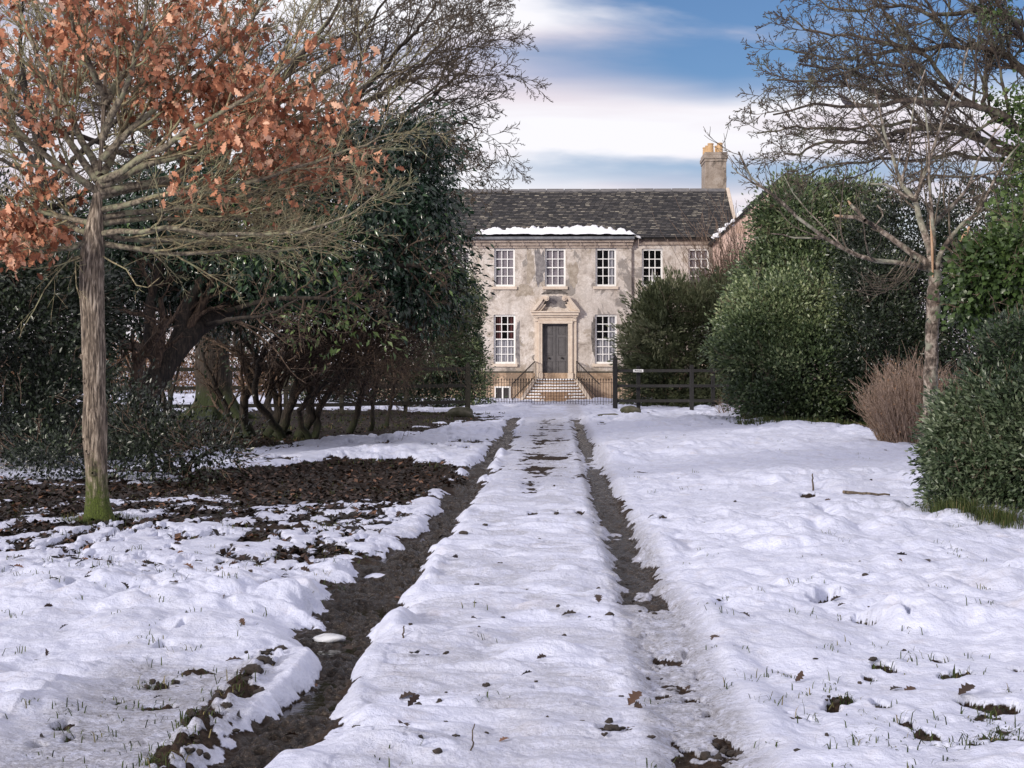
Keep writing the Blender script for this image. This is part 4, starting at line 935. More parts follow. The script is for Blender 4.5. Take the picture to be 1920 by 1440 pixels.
def foliage(name, blobs, n, size, mat, parent, tm, seed, clump=.16, per=26, droop=0.0, up=0.2, inner=.18, spread=.9, bump_=.22, zmin=.03, sizevar=.3, stray=.04, lobes=9, sprig=0):
    """leaf sprays clustered on the uneven skin of a set of rounded masses, thinner inside"""
    rng = np.random.RandomState(seed); Bl = np.array(blobs); B0 = Bl
    if lobes:
        ar = Bl[:, 3] * Bl[:, 5]; ex = []
        for b_ in Bl:
            for q in range(max(3, int(lobes * (.5 + .5 * b_[3] * b_[5] / ar.max())))):
                v = rng.normal(size=3); v[1] = -abs(v[1]) * .8 if rng.rand() < .7 else v[1]; v /= np.linalg.norm(v); f = rng.uniform(.22, .42); mr = (b_[3] * b_[5]) ** .5 * f
                ex.append([*(b_[:3] + v * b_[3:] * .88), mr * rng.uniform(.9, 1.3), mr, mr * rng.uniform(.7, 1.0)])
        Bl = np.concatenate([Bl, np.array(ex)])
    area = (Bl[:, 3] * Bl[:, 5] + Bl[:, 3] * Bl[:, 4] + Bl[:, 4] * Bl[:, 5]); pr = area / area.sum()
    nc = int(n * (1 - inner) / per * 1.9); bi = rng.choice(len(Bl), nc, p=pr); v = rng.normal(size=(nc, 3)); v /= np.linalg.norm(v, axis=1, keepdims=True)
    b_ = Bl[bi]; rad = .86 + bump_ * fbm(v[:, 0] * 2.3 + bi * 3.1 + 9, v[:, 2] * 2.3 + v[:, 1] * 2, seed % 50 + 300, 3) + rng.normal(0, .05, nc)
    st = rng.rand(nc) < stray; rad[st] += rng.uniform(.05, .22, st.sum())
    c = b_[:, :3] + v * b_[:, 3:] * rad[:, None]
    keep = c[:, 2] > zmin
    for j in range(len(Bl)):
        q = np.sqrt((((c - Bl[j, :3]) / Bl[j, 3:]) ** 2).sum(1)); keep &= ~((q < .74) & (bi != j) & (rng.rand(nc) < .93))
    hole = fbm(c[:, 0] / .55 + c[:, 1] / .7, c[:, 2] / .55, seed % 40 + 450, 2); keep &= (hole > -.30) | (rng.rand(nc) < .25)
    c = c[keep]; v = v[keep] / b_[keep][:, 3:]; v /= np.linalg.norm(v, axis=1, keepdims=True)
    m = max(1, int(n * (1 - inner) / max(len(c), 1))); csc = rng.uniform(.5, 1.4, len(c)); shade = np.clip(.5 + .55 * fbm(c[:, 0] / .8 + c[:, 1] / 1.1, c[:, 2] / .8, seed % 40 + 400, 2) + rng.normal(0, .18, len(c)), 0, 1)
    off = rng.normal(size=(len(c), m, 3)) * clump * csc[:, None, None]; 
    if sprig:
        sd_ = v + rng.normal(0, .45, v.shape) + np.array([0, 0, .25]); sd_ /= np.linalg.norm(sd_, axis=1, keepdims=True); tt = rng.rand(len(c), m) ** .7
        off = off * (.25 + .35 * (1 - tt))[:, :, None] + sd_[:, None, :] * ((tt - .2) * sprig * csc[:, None])[:, :, None]
    pos = (c[:, None] + off).reshape(-1, 3)
    out = np.repeat(v, m, 0); dirs = off.reshape(-1, 3) / clump * .5 + out * spread + rng.normal(size=(len(pos), 3)) * .45 + np.array([0, 0, up - droop])
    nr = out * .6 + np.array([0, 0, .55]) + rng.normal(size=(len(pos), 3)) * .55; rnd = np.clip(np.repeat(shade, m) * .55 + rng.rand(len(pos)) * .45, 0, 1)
    ni = int(n * inner)
    if ni:
        bj = rng.choice(len(Bl), ni, p=pr); w = rng.normal(size=(ni, 3)); w /= np.linalg.norm(w, axis=1, keepdims=True)
        pi_ = Bl[bj, :3] + w * Bl[bj, 3:] * rng.uniform(.25, .82, ni)[:, None]
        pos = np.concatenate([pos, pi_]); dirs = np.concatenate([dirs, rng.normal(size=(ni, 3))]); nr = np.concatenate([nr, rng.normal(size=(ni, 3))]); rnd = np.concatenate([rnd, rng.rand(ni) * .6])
    k = pos[:, 2] > zmin; pos, dirs, nr, rnd = pos[k], dirs[k], nr[k], rnd[k]
    sz = size * rng.uniform(1 - sizevar, 1 + sizevar, len(pos))
    return leaves(name, pos, dirs, nr, sz, mat, parent, tm, rng, rnd)

# bark and leaf materials
BK_oak = m_bark('oak_bark', (0.020, 0.015, 0.011), (0.15, 0.115, 0.085), (0.50, 0.42, 0.33), (0.075, 0.105, 0.012), .30, 1.7, None, .03, .13)
BK_oakb = m_bark('oak_twig', (0.05, 0.040, 0.022), (0.20, 0.165, 0.095), (0.42, 0.36, 0.22), None, 0, .8, (0.28, 0.30, 0.17), .01, .8)
BK_limb = m_bark('oak_limb', (0.04, 0.032, 0.024), (0.15, 0.125, 0.09), (0.34, 0.29, 0.21), None, 0, .9, (0.27, 0.28, 0.17), .02, .7)
BK_dark = m_bark('dark_bark', (0.006, 0.005, 0.004), (0.022, 0.016, 0.012), (0.062, 0.046, 0.034), (0.024, 0.034, 0.008), .12, .9)
BK_twig = m_bark('brown_twig', (0.03, 0.022, 0.015), (0.085, 0.064, 0.044), (0.18, 0.14, 0.10))
BK_ever = m_bark('evergreen_twig', (0.022, 0.014, 0.010), (0.075, 0.048, 0.032), (0.20, 0.14, 0.095))
BK_big = m_bark('grey_brown_bark', (0.025, 0.018, 0.014), (0.065, 0.048, 0.038), (0.15, 0.12, 0.095), None, 0, .5, (0.13, 0.14, 0.09), .02, .7)
BK_dead = m_bark('flaking_bark', (0.022, 0.017, 0.014), (0.11, 0.085, 0.068), (0.42, 0.36, 0.31), None, 0, .45, (0.30, 0.31, 0.24), .02, .8)
BK_deadb = m_bark('dead_twig', (0.03, 0.024, 0.018), (0.10, 0.082, 0.062), (0.24, 0.20, 0.155))
BK_moss = m_bark('mossy_bark', (0.010, 0.008, 0.007), (0.040, 0.030, 0.023), (0.075, 0.055, 0.042), (0.026, 0.038, 0.007), .75, .8)
M_split = m_plain('torn_wood', (0.32, 0.18, 0.10), (0.50, 0.35, 0.24), 9, .8, .4, .01, (4, 4, .5))
L_oak = m_leaf('brown_oak_leaf', [(0, (0.14, 0.050, 0.028)), (.3, (0.36, 0.14, 0.075)), (.65, (0.60, 0.27, 0.155)), (1, (0.80, 0.50, 0.34))], .6, .25, .3)
L_rho = m_leaf('glossy_evergreen_leaf', [(0, (0.006, 0.013, 0.008)), (.5, (0.014, 0.036, 0.020)), (.85, (0.034, 0.072, 0.030)), (1, (0.12, 0.19, 0.05))], .25, .12, .6)
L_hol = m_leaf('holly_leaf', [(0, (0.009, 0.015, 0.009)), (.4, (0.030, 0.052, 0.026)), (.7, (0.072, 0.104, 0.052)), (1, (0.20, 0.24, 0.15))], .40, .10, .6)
L_shade = m_leaf('shaded_holly_leaf', [(0, (0.005, 0.008, 0.005)), (.5, (0.014, 0.024, 0.012)), (.85, (0.034, 0.050, 0.025)), (1, (0.12, 0.15, 0.09))], .35, .06, .6)  # darker copy of holly_leaf: the bushes' deep shade is put into its colour
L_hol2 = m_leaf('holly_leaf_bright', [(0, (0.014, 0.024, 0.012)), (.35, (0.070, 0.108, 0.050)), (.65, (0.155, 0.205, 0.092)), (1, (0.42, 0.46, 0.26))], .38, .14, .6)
L_yew = m_leaf('yew_needle', [(0, (0.026, 0.036, 0.018)), (.4, (0.095, 0.115, 0.055)), (.7, (0.17, 0.19, 0.10)), (1, (0.32, 0.32, 0.19))], .5, .12, .4)
L_ivy = m_leaf('ivy_leaf', [(0, (0.020, 0.040, 0.012)), (.45, (0.065, 0.11, 0.032)), (.8, (0.12, 0.18, 0.055)), (1, (0.24, 0.30, 0.13))], .35, .2, .5)
L_dry = m_leaf('dry_brown_leaf', [(0, (0.12, 0.065, 0.035)), (.6, (0.30, 0.18, 0.11)), (1, (0.46, 0.31, 0.20))], .8, .2, .2)
L_lit = m_leaf('fallen_leaf', [(0, (0.006, 0.005, 0.004)), (.6, (0.019, 0.012, 0.009)), (.9, (0.050, 0.027, 0.018)), (1, (0.19, 0.095, 0.055))], .55, 0, .4)
M_grass = m_leaf('grass_blade', [(0, (0.018, 0.028, 0.008)), (.5, (0.045, 0.070, 0.017)), (.85, (0.095, 0.115, 0.035)), (1, (0.24, 0.19, 0.09))], .6, .25, .3)
TQ, TL, TO = tmpl_quad(), tmpl_leaf(), tmpl_oak()

# ------------------------------------------------------------------ the young oak, left foreground
def oak():
    rng = random.Random(11); D = 15.7; r = empty('oak_tree', P(184, 985, D).xy[:] + (0,), 'young oak holding clusters of rust brown leaves, left foreground, moss at its foot', 'tree')
    Tt = Tubes(); T = Tubes()
    tr = [(184, 1000, D), (181, 900, D), (178, 760, D), (174, 620, D), (172, 520, D), (176, 440, D), (186, 330, D), (196, 180, D), (204, 0, D), (212, -220, D)]
    W_ = [P(*q) for q in tr]; pts = spline(W_, 60); rad = []
    for p in pts:
        z = p[2]; rad.append(.112 + .065 * max(0, 1 - max(z, 0) / .35) ** 2 if z < 2.7 else max(.020, .110 - .12 * (z - 2.7)))
    Tt.add([tuple(p) for p in pts], rad, 18)
    S = sty(n=(12, 8, 4), lr=(.42, .5, .5), ang=(38, 40, 42), wig=.15, trop=(0, .03, .06, .06), seg=.12, rmin=.0036, max=3, rr=.55, t0=.12, flat=.85)
    def j(l, amp): return [(x_, y_, D + amp * i / (len(l) - 1)) for i, (x_, y_) in enumerate(l)]
    low = [([(178, 455), (260, 468), (340, 476), (450, 472), (530, 466), (600, 452), (648, 428)], .2), ([(178, 440), (270, 432), (350, 432), (440, 442), (560, 432), (650, 402), (706, 362)], -.9),
           ([(180, 430), (240, 452), (330, 455), (420, 452), (500, 430), (560, 425)], .8), ([(182, 410), (300, 392), (400, 385), (500, 352), (610, 318), (700, 300)], 1.1), ([(184, 395), (290, 372), (400, 355), (500, 336), (600, 300), (690, 270), (735, 250)], -.4),
           ([(182, 420), (300, 410), (420, 415), (540, 392), (640, 365), (690, 340)], 1.5), ([(186, 370), (300, 345), (420, 325), (540, 300), (640, 290)], 2.0),
           ([(178, 420), (120, 405), (60, 395), (-20, 405), (-90, 420)], .4), ([(176, 450), (120, 470), (60, 455), (0, 470), (-60, 500)], -.7), ([(178, 440), (110, 420), (40, 430), (-60, 440)], 1.2)]
    Tl = Tubes()
    for l, a in low: limb(T, j(l, a), .032, .006, rng, S, Tl, wob=.024)
    mid = [([(188, 350), (300, 300), (420, 268), (520, 240), (640, 190), (720, 130)], .8), ([(186, 340), (280, 290), (380, 230), (470, 180), (560, 100), (620, 30)], -.8), ([(190, 300), (270, 220), (380, 130), (470, 40), (520, -60)], .2),
           ([(192, 260), (240, 150), (270, 40), (290, -120)], -1.0), ([(184, 340), (120, 250), (80, 140), (40, 20), (10, -90)], .6), ([(184, 360), (110, 310), (40, 250), (-20, 170), (-60, 100)], -.8),
           ([(196, 200), (260, 90), (330, 10), (380, -70)], 1.2), ([(190, 330), (240, 230), (270, 120), (330, 20)], 1.6), ([(196, 180), (150, 80), (120, -30)], -1.0), ([(188, 330), (140, 230), (118, 160), (110, 40), (105, -60)], 1.4), ([(186, 360), (330, 330), (440, 240), (500, 130), (560, 60), (600, -40)], 1.4)]
    for l, a in mid: limb(T, j(l, a), .042, .008, rng, S, Tl, wob=.018)
    # hanging shoots on the left of the trunk
    S2 = sty(n=(4, 3), lr=(.4, .5), ang=(40, 40), wig=.14, trop=(0, -.03, -.02), seg=.1, rmin=.003, max=2)
    for l in ([(180, 470), (120, 490), (95, 530), (70, 570), (40, 620)], [(178, 480), (140, 500), (150, 560)], [(176, 470), (230, 500), (260, 540), (300, 520)], [(180, 475), (100, 500), (40, 500)]): limb(T, j(l, -.4), .010, .004, rng, S2)
    nr0 = np.random.RandomState(9); 
    for q in range(5):      # knots and old branch scars
        z_ = nr0.uniform(.5, 2.7); k_ = min(range(len(pts)), key=lambda i: abs(pts[i][2] - z_)); a_ = nr0.uniform(3.3, 6.1); c_ = np.array(pts[k_]); o_ = np.array([math.cos(a_), math.sin(a_), .25])
        Kn = Tubes(); Kn.add([tuple(c_ + o_ * .07), tuple(c_ + o_ * .115), tuple(c_ + o_ * .135)], [.045, .030, .012], 8); Kn.build('knot', BK_oak, r, .1)
    Tt.build('trunk', BK_oak, r, .13); Tl.build('limbs', BK_limb, r, .08); T.build('branches', BK_oakb, r)
    # leaves hold on where the crown is oldest
    pp = np.array(T.pts); nr_ = np.random.RandomState(3); den = np.zeros(len(pp))
    for (px, py, dd, rx, ry, rd, w) in ((370, 190, D, 200, 90, 2.2, 1.0), (120, 90, D, 190, 110, 2.5, .34), (510, 250, D, 120, 75, 2, .95), (270, 120, D, 150, 80, 2.5, .5), (80, 420, D, 120, 50, 2, .75), (40, 20, D, 120, 90, 2, .3), (300, 275, D, 50, 35, 2, .5),
                                        (150, 350, D, 100, 45, 2, .75), (300, 350, D, 70, 40, 2, .45), (340, 40, D, 220, 80, 2.5, .36), (430, 365, D, 50, 30, 2, .35), (640, 200, D, 90, 110, 2, .22), (690, 320, D, 60, 70, 2, .12), (70, 480, D - .6, 90, 26, 2, .5), (560, 340, D, 190, 70, 2, .05), (60, 240, D, 120, 80, 2, .28), (185, 335, D - .4, 75, 60, 1.0, .9), (200, 230, D - .4, 60, 50, .9, .6), (130, 420, D, 70, 30, 1, .6)):
        b_ = B(px, py, dd, rx, ry, rd); q = np.sqrt((((pp - np.array(b_[:3])) / np.array(b_[3:])) ** 2).sum(1)); den = np.maximum(den, w * np.clip(1.25 - q, 0, 1))
    cid = nr_.rand(len(pp)) < den * .22; base = pp[cid]
    if len(base) > 1800: base = base[nr_.choice(len(base), 1800, replace=False)]
    k = 5; pos = np.repeat(base, k, 0) + nr_.normal(0, .055, (len(base) * k, 3))
    dirs = nr_.normal(size=(len(pos), 3)) * .75 + np.array([0, -.1, -.75]); nrm = nr_.normal(size=(len(pos), 3)) + np.array([-.2, -.7, .4])
    leaves('brown_leaves', pos, dirs, nrm, nr_.uniform(.040, .125, len(pos)), L_oak, r, TO, nr_)
    print('oak', len(T.pts), len(pos))
oak()

# ------------------------------------------------------------------ evergreen with the leaning trunk
def evergreen():
    rng = random.Random(21); r = empty('evergreen_tree', P(235, 860, 27).xy[:] + (0,), 'large dark glossy-leaved evergreen with a thick leaning trunk, left of the lane', 'tree')
    Tt = Tubes(); T = Tubes(); S = sty(n=(9, 6, 5, 3), lr=(.42, .5, .55, .6), ang=(50, 50, 50), wig=.22, trop=(0, .01, .0, -.01), seg=.2, rmin=.006, max=3, t0=.25)
    limb(T, [(228, 885, 26.8), (240, 820, 27), (262, 760, 27.2), (300, 700, 27.6), (345, 640, 28), (400, 595, 28.6), (480, 550, 29.4), (580, 500, 30)], .30, .12, rng, S, Tt, 12, 26)
    limb(T, [(330, 650, 28), (360, 560, 28.3), (420, 480, 28.8), (520, 400, 29.5), (640, 320, 30)], .16, .05, rng, S, Tt, 8)
    limb(T, [(300, 700, 27.6), (280, 600, 28), (300, 500, 28.5), (330, 400, 29)], .14, .05, rng, S, Tt, 8)
    limb(T, [(480, 550, 29.4), (600, 470, 30), (720, 380, 30.5), (790, 300, 31)], .11, .03, rng, S, Tt, 8)
    limb(T, [(560, 510, 29.8), (680, 500, 29.2), (780, 500, 29), (840, 520, 29)], .08, .02, rng, S, Tt, 8)
    limb(T, [(420, 585, 28.6), (520, 560, 27.5), (620, 560, 27), (700, 580, 27)], .06, .015, rng, S, Tt, 8)
    limb(T, [(380, 610, 28.6), (430, 600, 26.5), (500, 590, 26), (560, 560, 25.5)], .05, .015, rng, S, Tt, 8)
    Tt.build('trunk', BK_dark, r, .12); T.build('branches', BK_ever, r)
    bl = [B(640, 400, 30.5, 180, 135, 1.9), B(755, 345, 31, 85, 115, 1.5), B(790, 265, 31, 55, 60, .9), B(700, 290, 31, 80, 55, 1), B(690, 480, 30, 150, 95, 1.8), B(800, 440, 30.5, 65, 105, 1.3), B(820, 520, 30, 50, 75, 1.0),
          B(480, 420, 30, 170, 100, 2), B(330, 420, 29.5, 130, 105, 2), B(560, 505, 29, 130, 60, 1.6), B(430, 510, 29, 110, 50, 1.5), B(770, 560, 30, 70, 55, 1.0), B(250, 500, 30, 120, 110, 1.6), B(590, 330, 31, 120, 90, 1.6), B(420, 550, 31, 150, 50, 1.2), B(640, 540, 31, 150, 50, 1.2)]
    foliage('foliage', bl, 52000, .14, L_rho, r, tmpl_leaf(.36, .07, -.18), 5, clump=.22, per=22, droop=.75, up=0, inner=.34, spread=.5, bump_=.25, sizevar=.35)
    foliage('low_sprays', [B(540, 500, 26, 90, 20, .6), B(420, 470, 26.5, 80, 25, .6), B(640, 620, 28, 120, 60, 1.2)], 500, .14, L_ivy, r, tmpl_leaf(.40, .07, -.18), 6, clump=.2, per=12, droop=.5, up=0, inner=0)
evergreen()

# gnarled stems and the thicket of bare shoots under the evergreen
def thicket():
    rng = random.Random(31); r = empty('gnarled_shrub', P(540, 812, 34).xy[:] + (0,), 'gnarled many-stemmed bush with a tangle of bare brown shoots below the evergreen', 'shrub')
    Tt = Tubes(); T = Tubes(); S = sty(n=(10, 7, 4), lr=(.45, .5, .55), ang=(40, 42, 45), wig=.20, trop=(0, .02, .0, -.02), seg=.16, rmin=.005, max=3, t0=.25)
    for l, a in (([(470, 820, 34), (455, 760, 34), (470, 700, 34), (440, 640, 34), (470, 560, 34)], .13), ([(500, 820, 34), (520, 770, 34), (505, 710, 33.6), (470, 650, 33), (430, 610, 33)], .12), ([(520, 820, 33.8), (545, 760, 33.5), (570, 690, 33), (620, 640, 32), (700, 620, 31.5)], .12),
                 ([(560, 822, 33.6), (585, 770, 33.5), (578, 700, 33.5), (600, 640, 33), (640, 580, 32)], .13), ([(540, 815, 34.5), (500, 760, 35), (540, 690, 35), (560, 600, 35)], .11), ([(590, 822, 33.4), (600, 760, 33.4), (650, 700, 32.6), (700, 665, 31.8), (740, 680, 31)], .09),
                 ([(655, 810, 35.2), (672, 760, 35), (690, 700, 34.5), (720, 640, 33.5), (760, 590, 33)], .085), ([(695, 808, 36), (700, 750, 35.8), (715, 700, 35), (750, 650, 34)], .06), ([(725, 800, 38), (735, 740, 38), (755, 690, 37), (780, 650, 36)], .06),
                 ([(450, 820, 33.5), (425, 770, 33.5), (400, 720, 33.2), (380, 660, 33)], .09), ([(580, 820, 33), (560, 770, 32.5), (610, 720, 31.5), (670, 690, 30.6), (720, 700, 30)], .07), ([(530, 822, 33), (480, 740, 32), (500, 650, 31), (580, 590, 30)], .09)):
        limb(T, l, a, a * .3, rng, S, Tt, 8, wob=.05)
    for i in range(46):      # arching shoots
        x0 = rng.uniform(480, 640); l = [(x0, rng.uniform(640, 760), 32.5), (x0 + 60, rng.uniform(590, 680), 31.5), (x0 + rng.uniform(110, 170), rng.uniform(560, 690), 30.5), (x0 + rng.uniform(150, 210), rng.uniform(560, 670), 30)]
        limb(T, l, .022, .008, rng, S, None, 4, 9, lvl=1)
    Tt.build('stems', BK_dark, r, .12); T.build('shoots', BK_ever, r)
thicket()

# big bare tree behind with the mossy trunk
def bare_left():
    rng = random.Random(41); D = 43.5; r = empty('bare_tree', P(400, 790, D).xy[:] + (0,), 'big bare tree with a thick mossy trunk behind the evergreen, twigs reaching over the roof', 'tree')
    Tt = Tubes(); T = Tubes(); W_ = [P(x_, y_, D) for x_, y_ in ((403, 800), (400, 740), (398, 640), (400, 500), (402, 380), (408, 280), (415, 180))]
    pts = spline(W_, 40); rad = [(.47 + .45 * max(0, 1 - max(p[2], 0) / .9) ** 2) if p[2] < 4 else max(.2, .47 - .045 * (p[2] - 4)) for p in pts]; Tt.add([tuple(p) for p in pts], rad, 20)
    for a in range(7):      # buttress roots
        an = a * .9 + .3; c_ = P(403, 790, D); q = [(c_.x + math.cos(an) * t_, c_.y + math.sin(an) * t_, z_) for t_, z_ in ((.25, .9), (.5, .4), (.85, .12), (1.3, -.05))]; Tt.add(q, [.14, .17, .13, .06], 8)
    S = sty(n=(14, 9, 6, 4), lr=(.40, .46, .5, .55), ang=(42, 42, 40, 38), wig=.16, trop=(0, -.012, -.012, .03), seg=.28, rmin=.0095, max=4, rr=.5, t0=.22)
    def j(l, amp): return [(x_, y_, D + amp * i / (len(l) - 1)) for i, (x_, y_) in enumerate(l)]
    Ls = [([(405, 420), (520, 320), (650, 220), (760, 120), (850, 40), (900, -20)], -3), ([(404, 440), (560, 330), (700, 262), (830, 205), (920, 150), (975, 110)], 1), ([(404, 470), (560, 400), (700, 340), (800, 305), (870, 300), (905, 320)], -1.5),
          ([(408, 380), (560, 290), (720, 240), (850, 235), (940, 232), (985, 240)], 3), ([(410, 300), (520, 160), (620, 40), (700, -90)], 2), ([(412, 250), (450, 120), (500, -60)], -2), ([(408, 330), (330, 200), (280, 40), (250, -120)], 2.5),
          ([(404, 400), (290, 320), (160, 260), (60, 230), (-30, 180)], -3), ([(404, 360), (260, 230), (130, 100), (40, -30)], 2), ([(404, 350), (540, 200), (680, 80), (800, -50)], 0), ([(404, 400), (600, 240), (760, 170), (880, 90), (940, 20)], 4),
          ([(404, 470), (300, 420), (180, 380), (60, 400)], 3), ([(404, 420), (340, 280), (200, 120), (130, 0)], -2), ([(404, 500), (560, 470), (720, 440), (830, 436), (870, 440)], 6)]
    Ls = [([(x_ if x_ < 600 else 600 + (x_ - 600) * .78, y_) for x_, y_ in l], a) for l, a in Ls]
    for i, (l, a) in enumerate(Ls): limb(T, j(l, a), .13 if i < 11 else .08, .018, rng, S, Tt, 8, wob=.05)
    Tt.build('trunk', BK_moss, r, .10); T.build('branches', BK_twig, r); print('bareL', len(T.pts))
bare_left()
def bare_far():
    rng = random.Random(43); D = 37; r = empty('bare_tree', P(80, 790, D).xy[:] + (0,), 'bare forked tree at the far left behind the oak', 'tree')
    Tt = Tubes(); T = Tubes(); S = sty(n=(9, 6, 5, 3), lr=(.40, .46, .5, .5), ang=(40, 42, 40, 38), wig=.16, trop=(0, .02, .02, .03), seg=.25, rmin=.008, max=3, rr=.5, t0=.2)
    limb(T, [(85, 800, D), (82, 600, D), (78, 420, D), (75, 300, D), (60, 220, D), (40, 140, D)], .22, .08, rng, S, Tt, 12, twigs=False)
    for l in ([(76, 300), (90, 200), (120, 100), (150, -60)], [(76, 320), (20, 240), (-60, 150)], [(60, 220), (40, 100), (50, -60)], [(78, 360), (160, 280), (260, 180), (330, 40)], [(78, 340), (0, 300), (-90, 280)], [(78, 400), (180, 350), (300, 260), (420, 200)], [(60, 240), (0, 150), (-50, 20)], [(76, 280), (130, 180), (210, 80), (260, -60)]):
        limb(T, [(x_, y_, D + rng.uniform(-1, 1) * i) for i, (x_, y_) in enumerate(l)], .09, .015, rng, S, Tt, 8, wob=.04)
    Tt.build('trunk', BK_dark, r, .1); T.build('branches', BK_oakb, r)
bare_far()

BK_mv = m_bark('dull_twig', (0.07, 0.045, 0.033), (0.18, 0.12, 0.09), (0.32, 0.24, 0.18))
def shrub(name, label, cat, base, blobs, n, size, mat, seed, tm=TQ, stems=None, twiggy=90, **kw):
    r = empty(name, P(*base).xy[:] + (0,), label, cat); foliage('foliage', blobs, n, size, mat, r, tm, seed, **kw)
    rng = random.Random(seed); T = Tubes(); c = P(*base); bl = blobs
    for i in range(stems or 9):
        b_ = rng.choice(bl); x0 = c.x + rng.uniform(-.35, .35); y0 = c.y + rng.uniform(-.1, .4); x1 = b_[0] + rng.uniform(-.6, .6) * b_[3]; y1 = b_[1] + rng.uniform(-.4, .6) * b_[4]; z1 = max(.4, b_[2] + rng.uniform(-.2, .7) * b_[5])
        pts = spline([(x0, y0, -.05), (x0 * .7 + x1 * .3, y0 * .7 + y1 * .3, z1 * .4), (x1, y1, z1)], 8); T.add([tuple(p) for p in pts], [.05 - .005 * k for k in range(8)], 6)
    T.build('stems', BK_dark, r)
    if twiggy:
        T2 = Tubes(); S_ = sty(n=(3, 2), lr=(.4, .5), ang=(40, 40), wig=.2, trop=(0, .03), seg=.12, rmin=size * .05, max=1)
        for i in range(twiggy):
            b_ = rng.choice(bl); a_ = Vector((rng.gauss(0, 1), -abs(rng.gauss(0, .8)), rng.gauss(.25, .8))).normalized(); p_ = (b_[0] + a_.x * b_[3] * .8, b_[1] + a_.y * b_[4] * .8, b_[2] + a_.z * b_[5] * .8)
            if p_[2] > .1: grow(T2, p_, (a_ + Vector((rng.uniform(-.6, .6), 0, rng.uniform(-.3, .7)))).normalized(), rng.uniform(3, 9) * size, size * .07, 0, rng, S_)
        T2.build('bare_twigs', BK_mv, r)['kind'] = 'stuff'
    return r

shrub('holly_bush', 'dark holly bush filling the left edge behind the oak trunk', 'shrub', (70, 850, 27),
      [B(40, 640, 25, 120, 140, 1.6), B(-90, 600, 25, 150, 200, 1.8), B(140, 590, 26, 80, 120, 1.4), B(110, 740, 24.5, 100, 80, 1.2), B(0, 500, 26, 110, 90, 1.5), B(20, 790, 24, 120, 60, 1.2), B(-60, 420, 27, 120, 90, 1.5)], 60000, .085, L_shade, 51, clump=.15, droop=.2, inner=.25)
shrub('ivy_thicket', 'leafy thicket with sky showing through, between oak trunk and leaning trunk', 'shrub', (300, 800, 38),
      [B(260, 560, 38, 110, 90, 1.5), B(380, 560, 39, 110, 70, 1.3), B(230, 480, 38, 120, 90, 1.5), B(480, 600, 39, 90, 60, 1.2), B(130, 500, 38, 110, 110, 1.5)], 17000, .11, L_shade, 52, clump=.30, per=16, inner=.3)
shrub('low_holly', 'low spreading holly growing at the foot of the leaning trunk', 'shrub', (320, 880, 23),
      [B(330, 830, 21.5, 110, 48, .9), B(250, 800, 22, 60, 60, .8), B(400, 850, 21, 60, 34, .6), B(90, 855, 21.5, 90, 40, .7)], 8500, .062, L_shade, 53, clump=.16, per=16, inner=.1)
shrub('clipped_shrub', 'rounded dark green shrub beside the house, behind the left gate post', 'shrub', (872, 775, 57),
      [B(862, 640, 56, 38, 110, 1.0), B(866, 565, 56.5, 32, 60, .8), B(850, 600, 56, 45, 90, 1.0), B(868, 730, 55.5, 45, 60, .9), B(800, 660, 55, 60, 90, 1.0), B(876, 690, 56, 24, 70, .7)], 40000, .10, L_hol2, 54, clump=.13, inner=.12)
shrub('field_hedge', 'low leafy hedge behind the left timber fence', 'hedge', (700, 775, 56),
      [B(x_, 735, 55, 60, 45, .7) for x_ in (600, 660, 720, 780, 830)], 16000, .11, L_shade, 55, clump=.2, per=14, inner=.1)
shrub('yew_bush', 'feathery green conifer spreading behind the black fence', 'shrub', (1290, 765, 58),
      [B(1285, 650, 58, 100, 95, 1.6), B(1238, 655, 57.5, 52, 72, 1.2), B(1268, 592, 58, 56, 48, 1.1), B(1350, 610, 58, 80, 80, 1.4), B(1225, 718, 57.5, 50, 45, 1.0), B(1290, 720, 57.5, 100, 50, 1.2), B(1206, 655, 58, 28, 40, .6), B(1370, 690, 58, 60, 70, 1.2), B(1400, 580, 59, 60, 70, 1.2)],
      80000, .17, L_yew, 56, tm=tmpl_quad(.26, .03), clump=.14, per=18, up=.45, spread=1.3, stray=.16, bump_=.30, sprig=.75)
shrub('holly_tree', 'tall dense holly with a ragged top, right of the wing gable', 'tree', (1500, 800, 46),
      [B(1500, 430, 46, 75, 85, 1.6), B(1475, 500, 46, 48, 80, 1.2), B(1570, 420, 47, 80, 80, 1.5), B(1490, 540, 45.5, 112, 100, 1.8), B(1600, 520, 46.5, 110, 110, 1.8), B(1490, 390, 46, 42, 44, .9), B(1448, 450, 46, 34, 60, .8)], 60000, .12, L_hol2, 57, clump=.2, per=24, stray=.08)
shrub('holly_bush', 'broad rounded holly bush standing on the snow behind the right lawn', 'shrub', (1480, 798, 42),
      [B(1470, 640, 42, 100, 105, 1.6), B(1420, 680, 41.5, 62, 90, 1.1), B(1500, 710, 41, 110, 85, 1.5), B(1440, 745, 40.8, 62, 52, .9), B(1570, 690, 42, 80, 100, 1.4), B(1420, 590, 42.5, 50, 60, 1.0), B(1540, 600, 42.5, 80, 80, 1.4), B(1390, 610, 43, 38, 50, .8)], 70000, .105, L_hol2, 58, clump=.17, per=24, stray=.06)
shrub('laurel_bush', 'deep green bush in shade behind the dead tree and the brown hedge plant', 'shrub', (1690, 800, 40),
      [B(1680, 480, 41, 110, 120, 1.8), B(1640, 620, 40, 90, 130, 1.4), B(1750, 560, 41, 110, 140, 1.8), B(1760, 700, 40, 120, 100, 1.4), B(1870, 640, 40, 120, 160, 1.8), B(1680, 710, 39.5, 90, 80, 1.2), B(1850, 460, 42, 110, 100, 1.6)], 70000, .10, L_shade, 59, clump=.18, per=22, inner=.25)
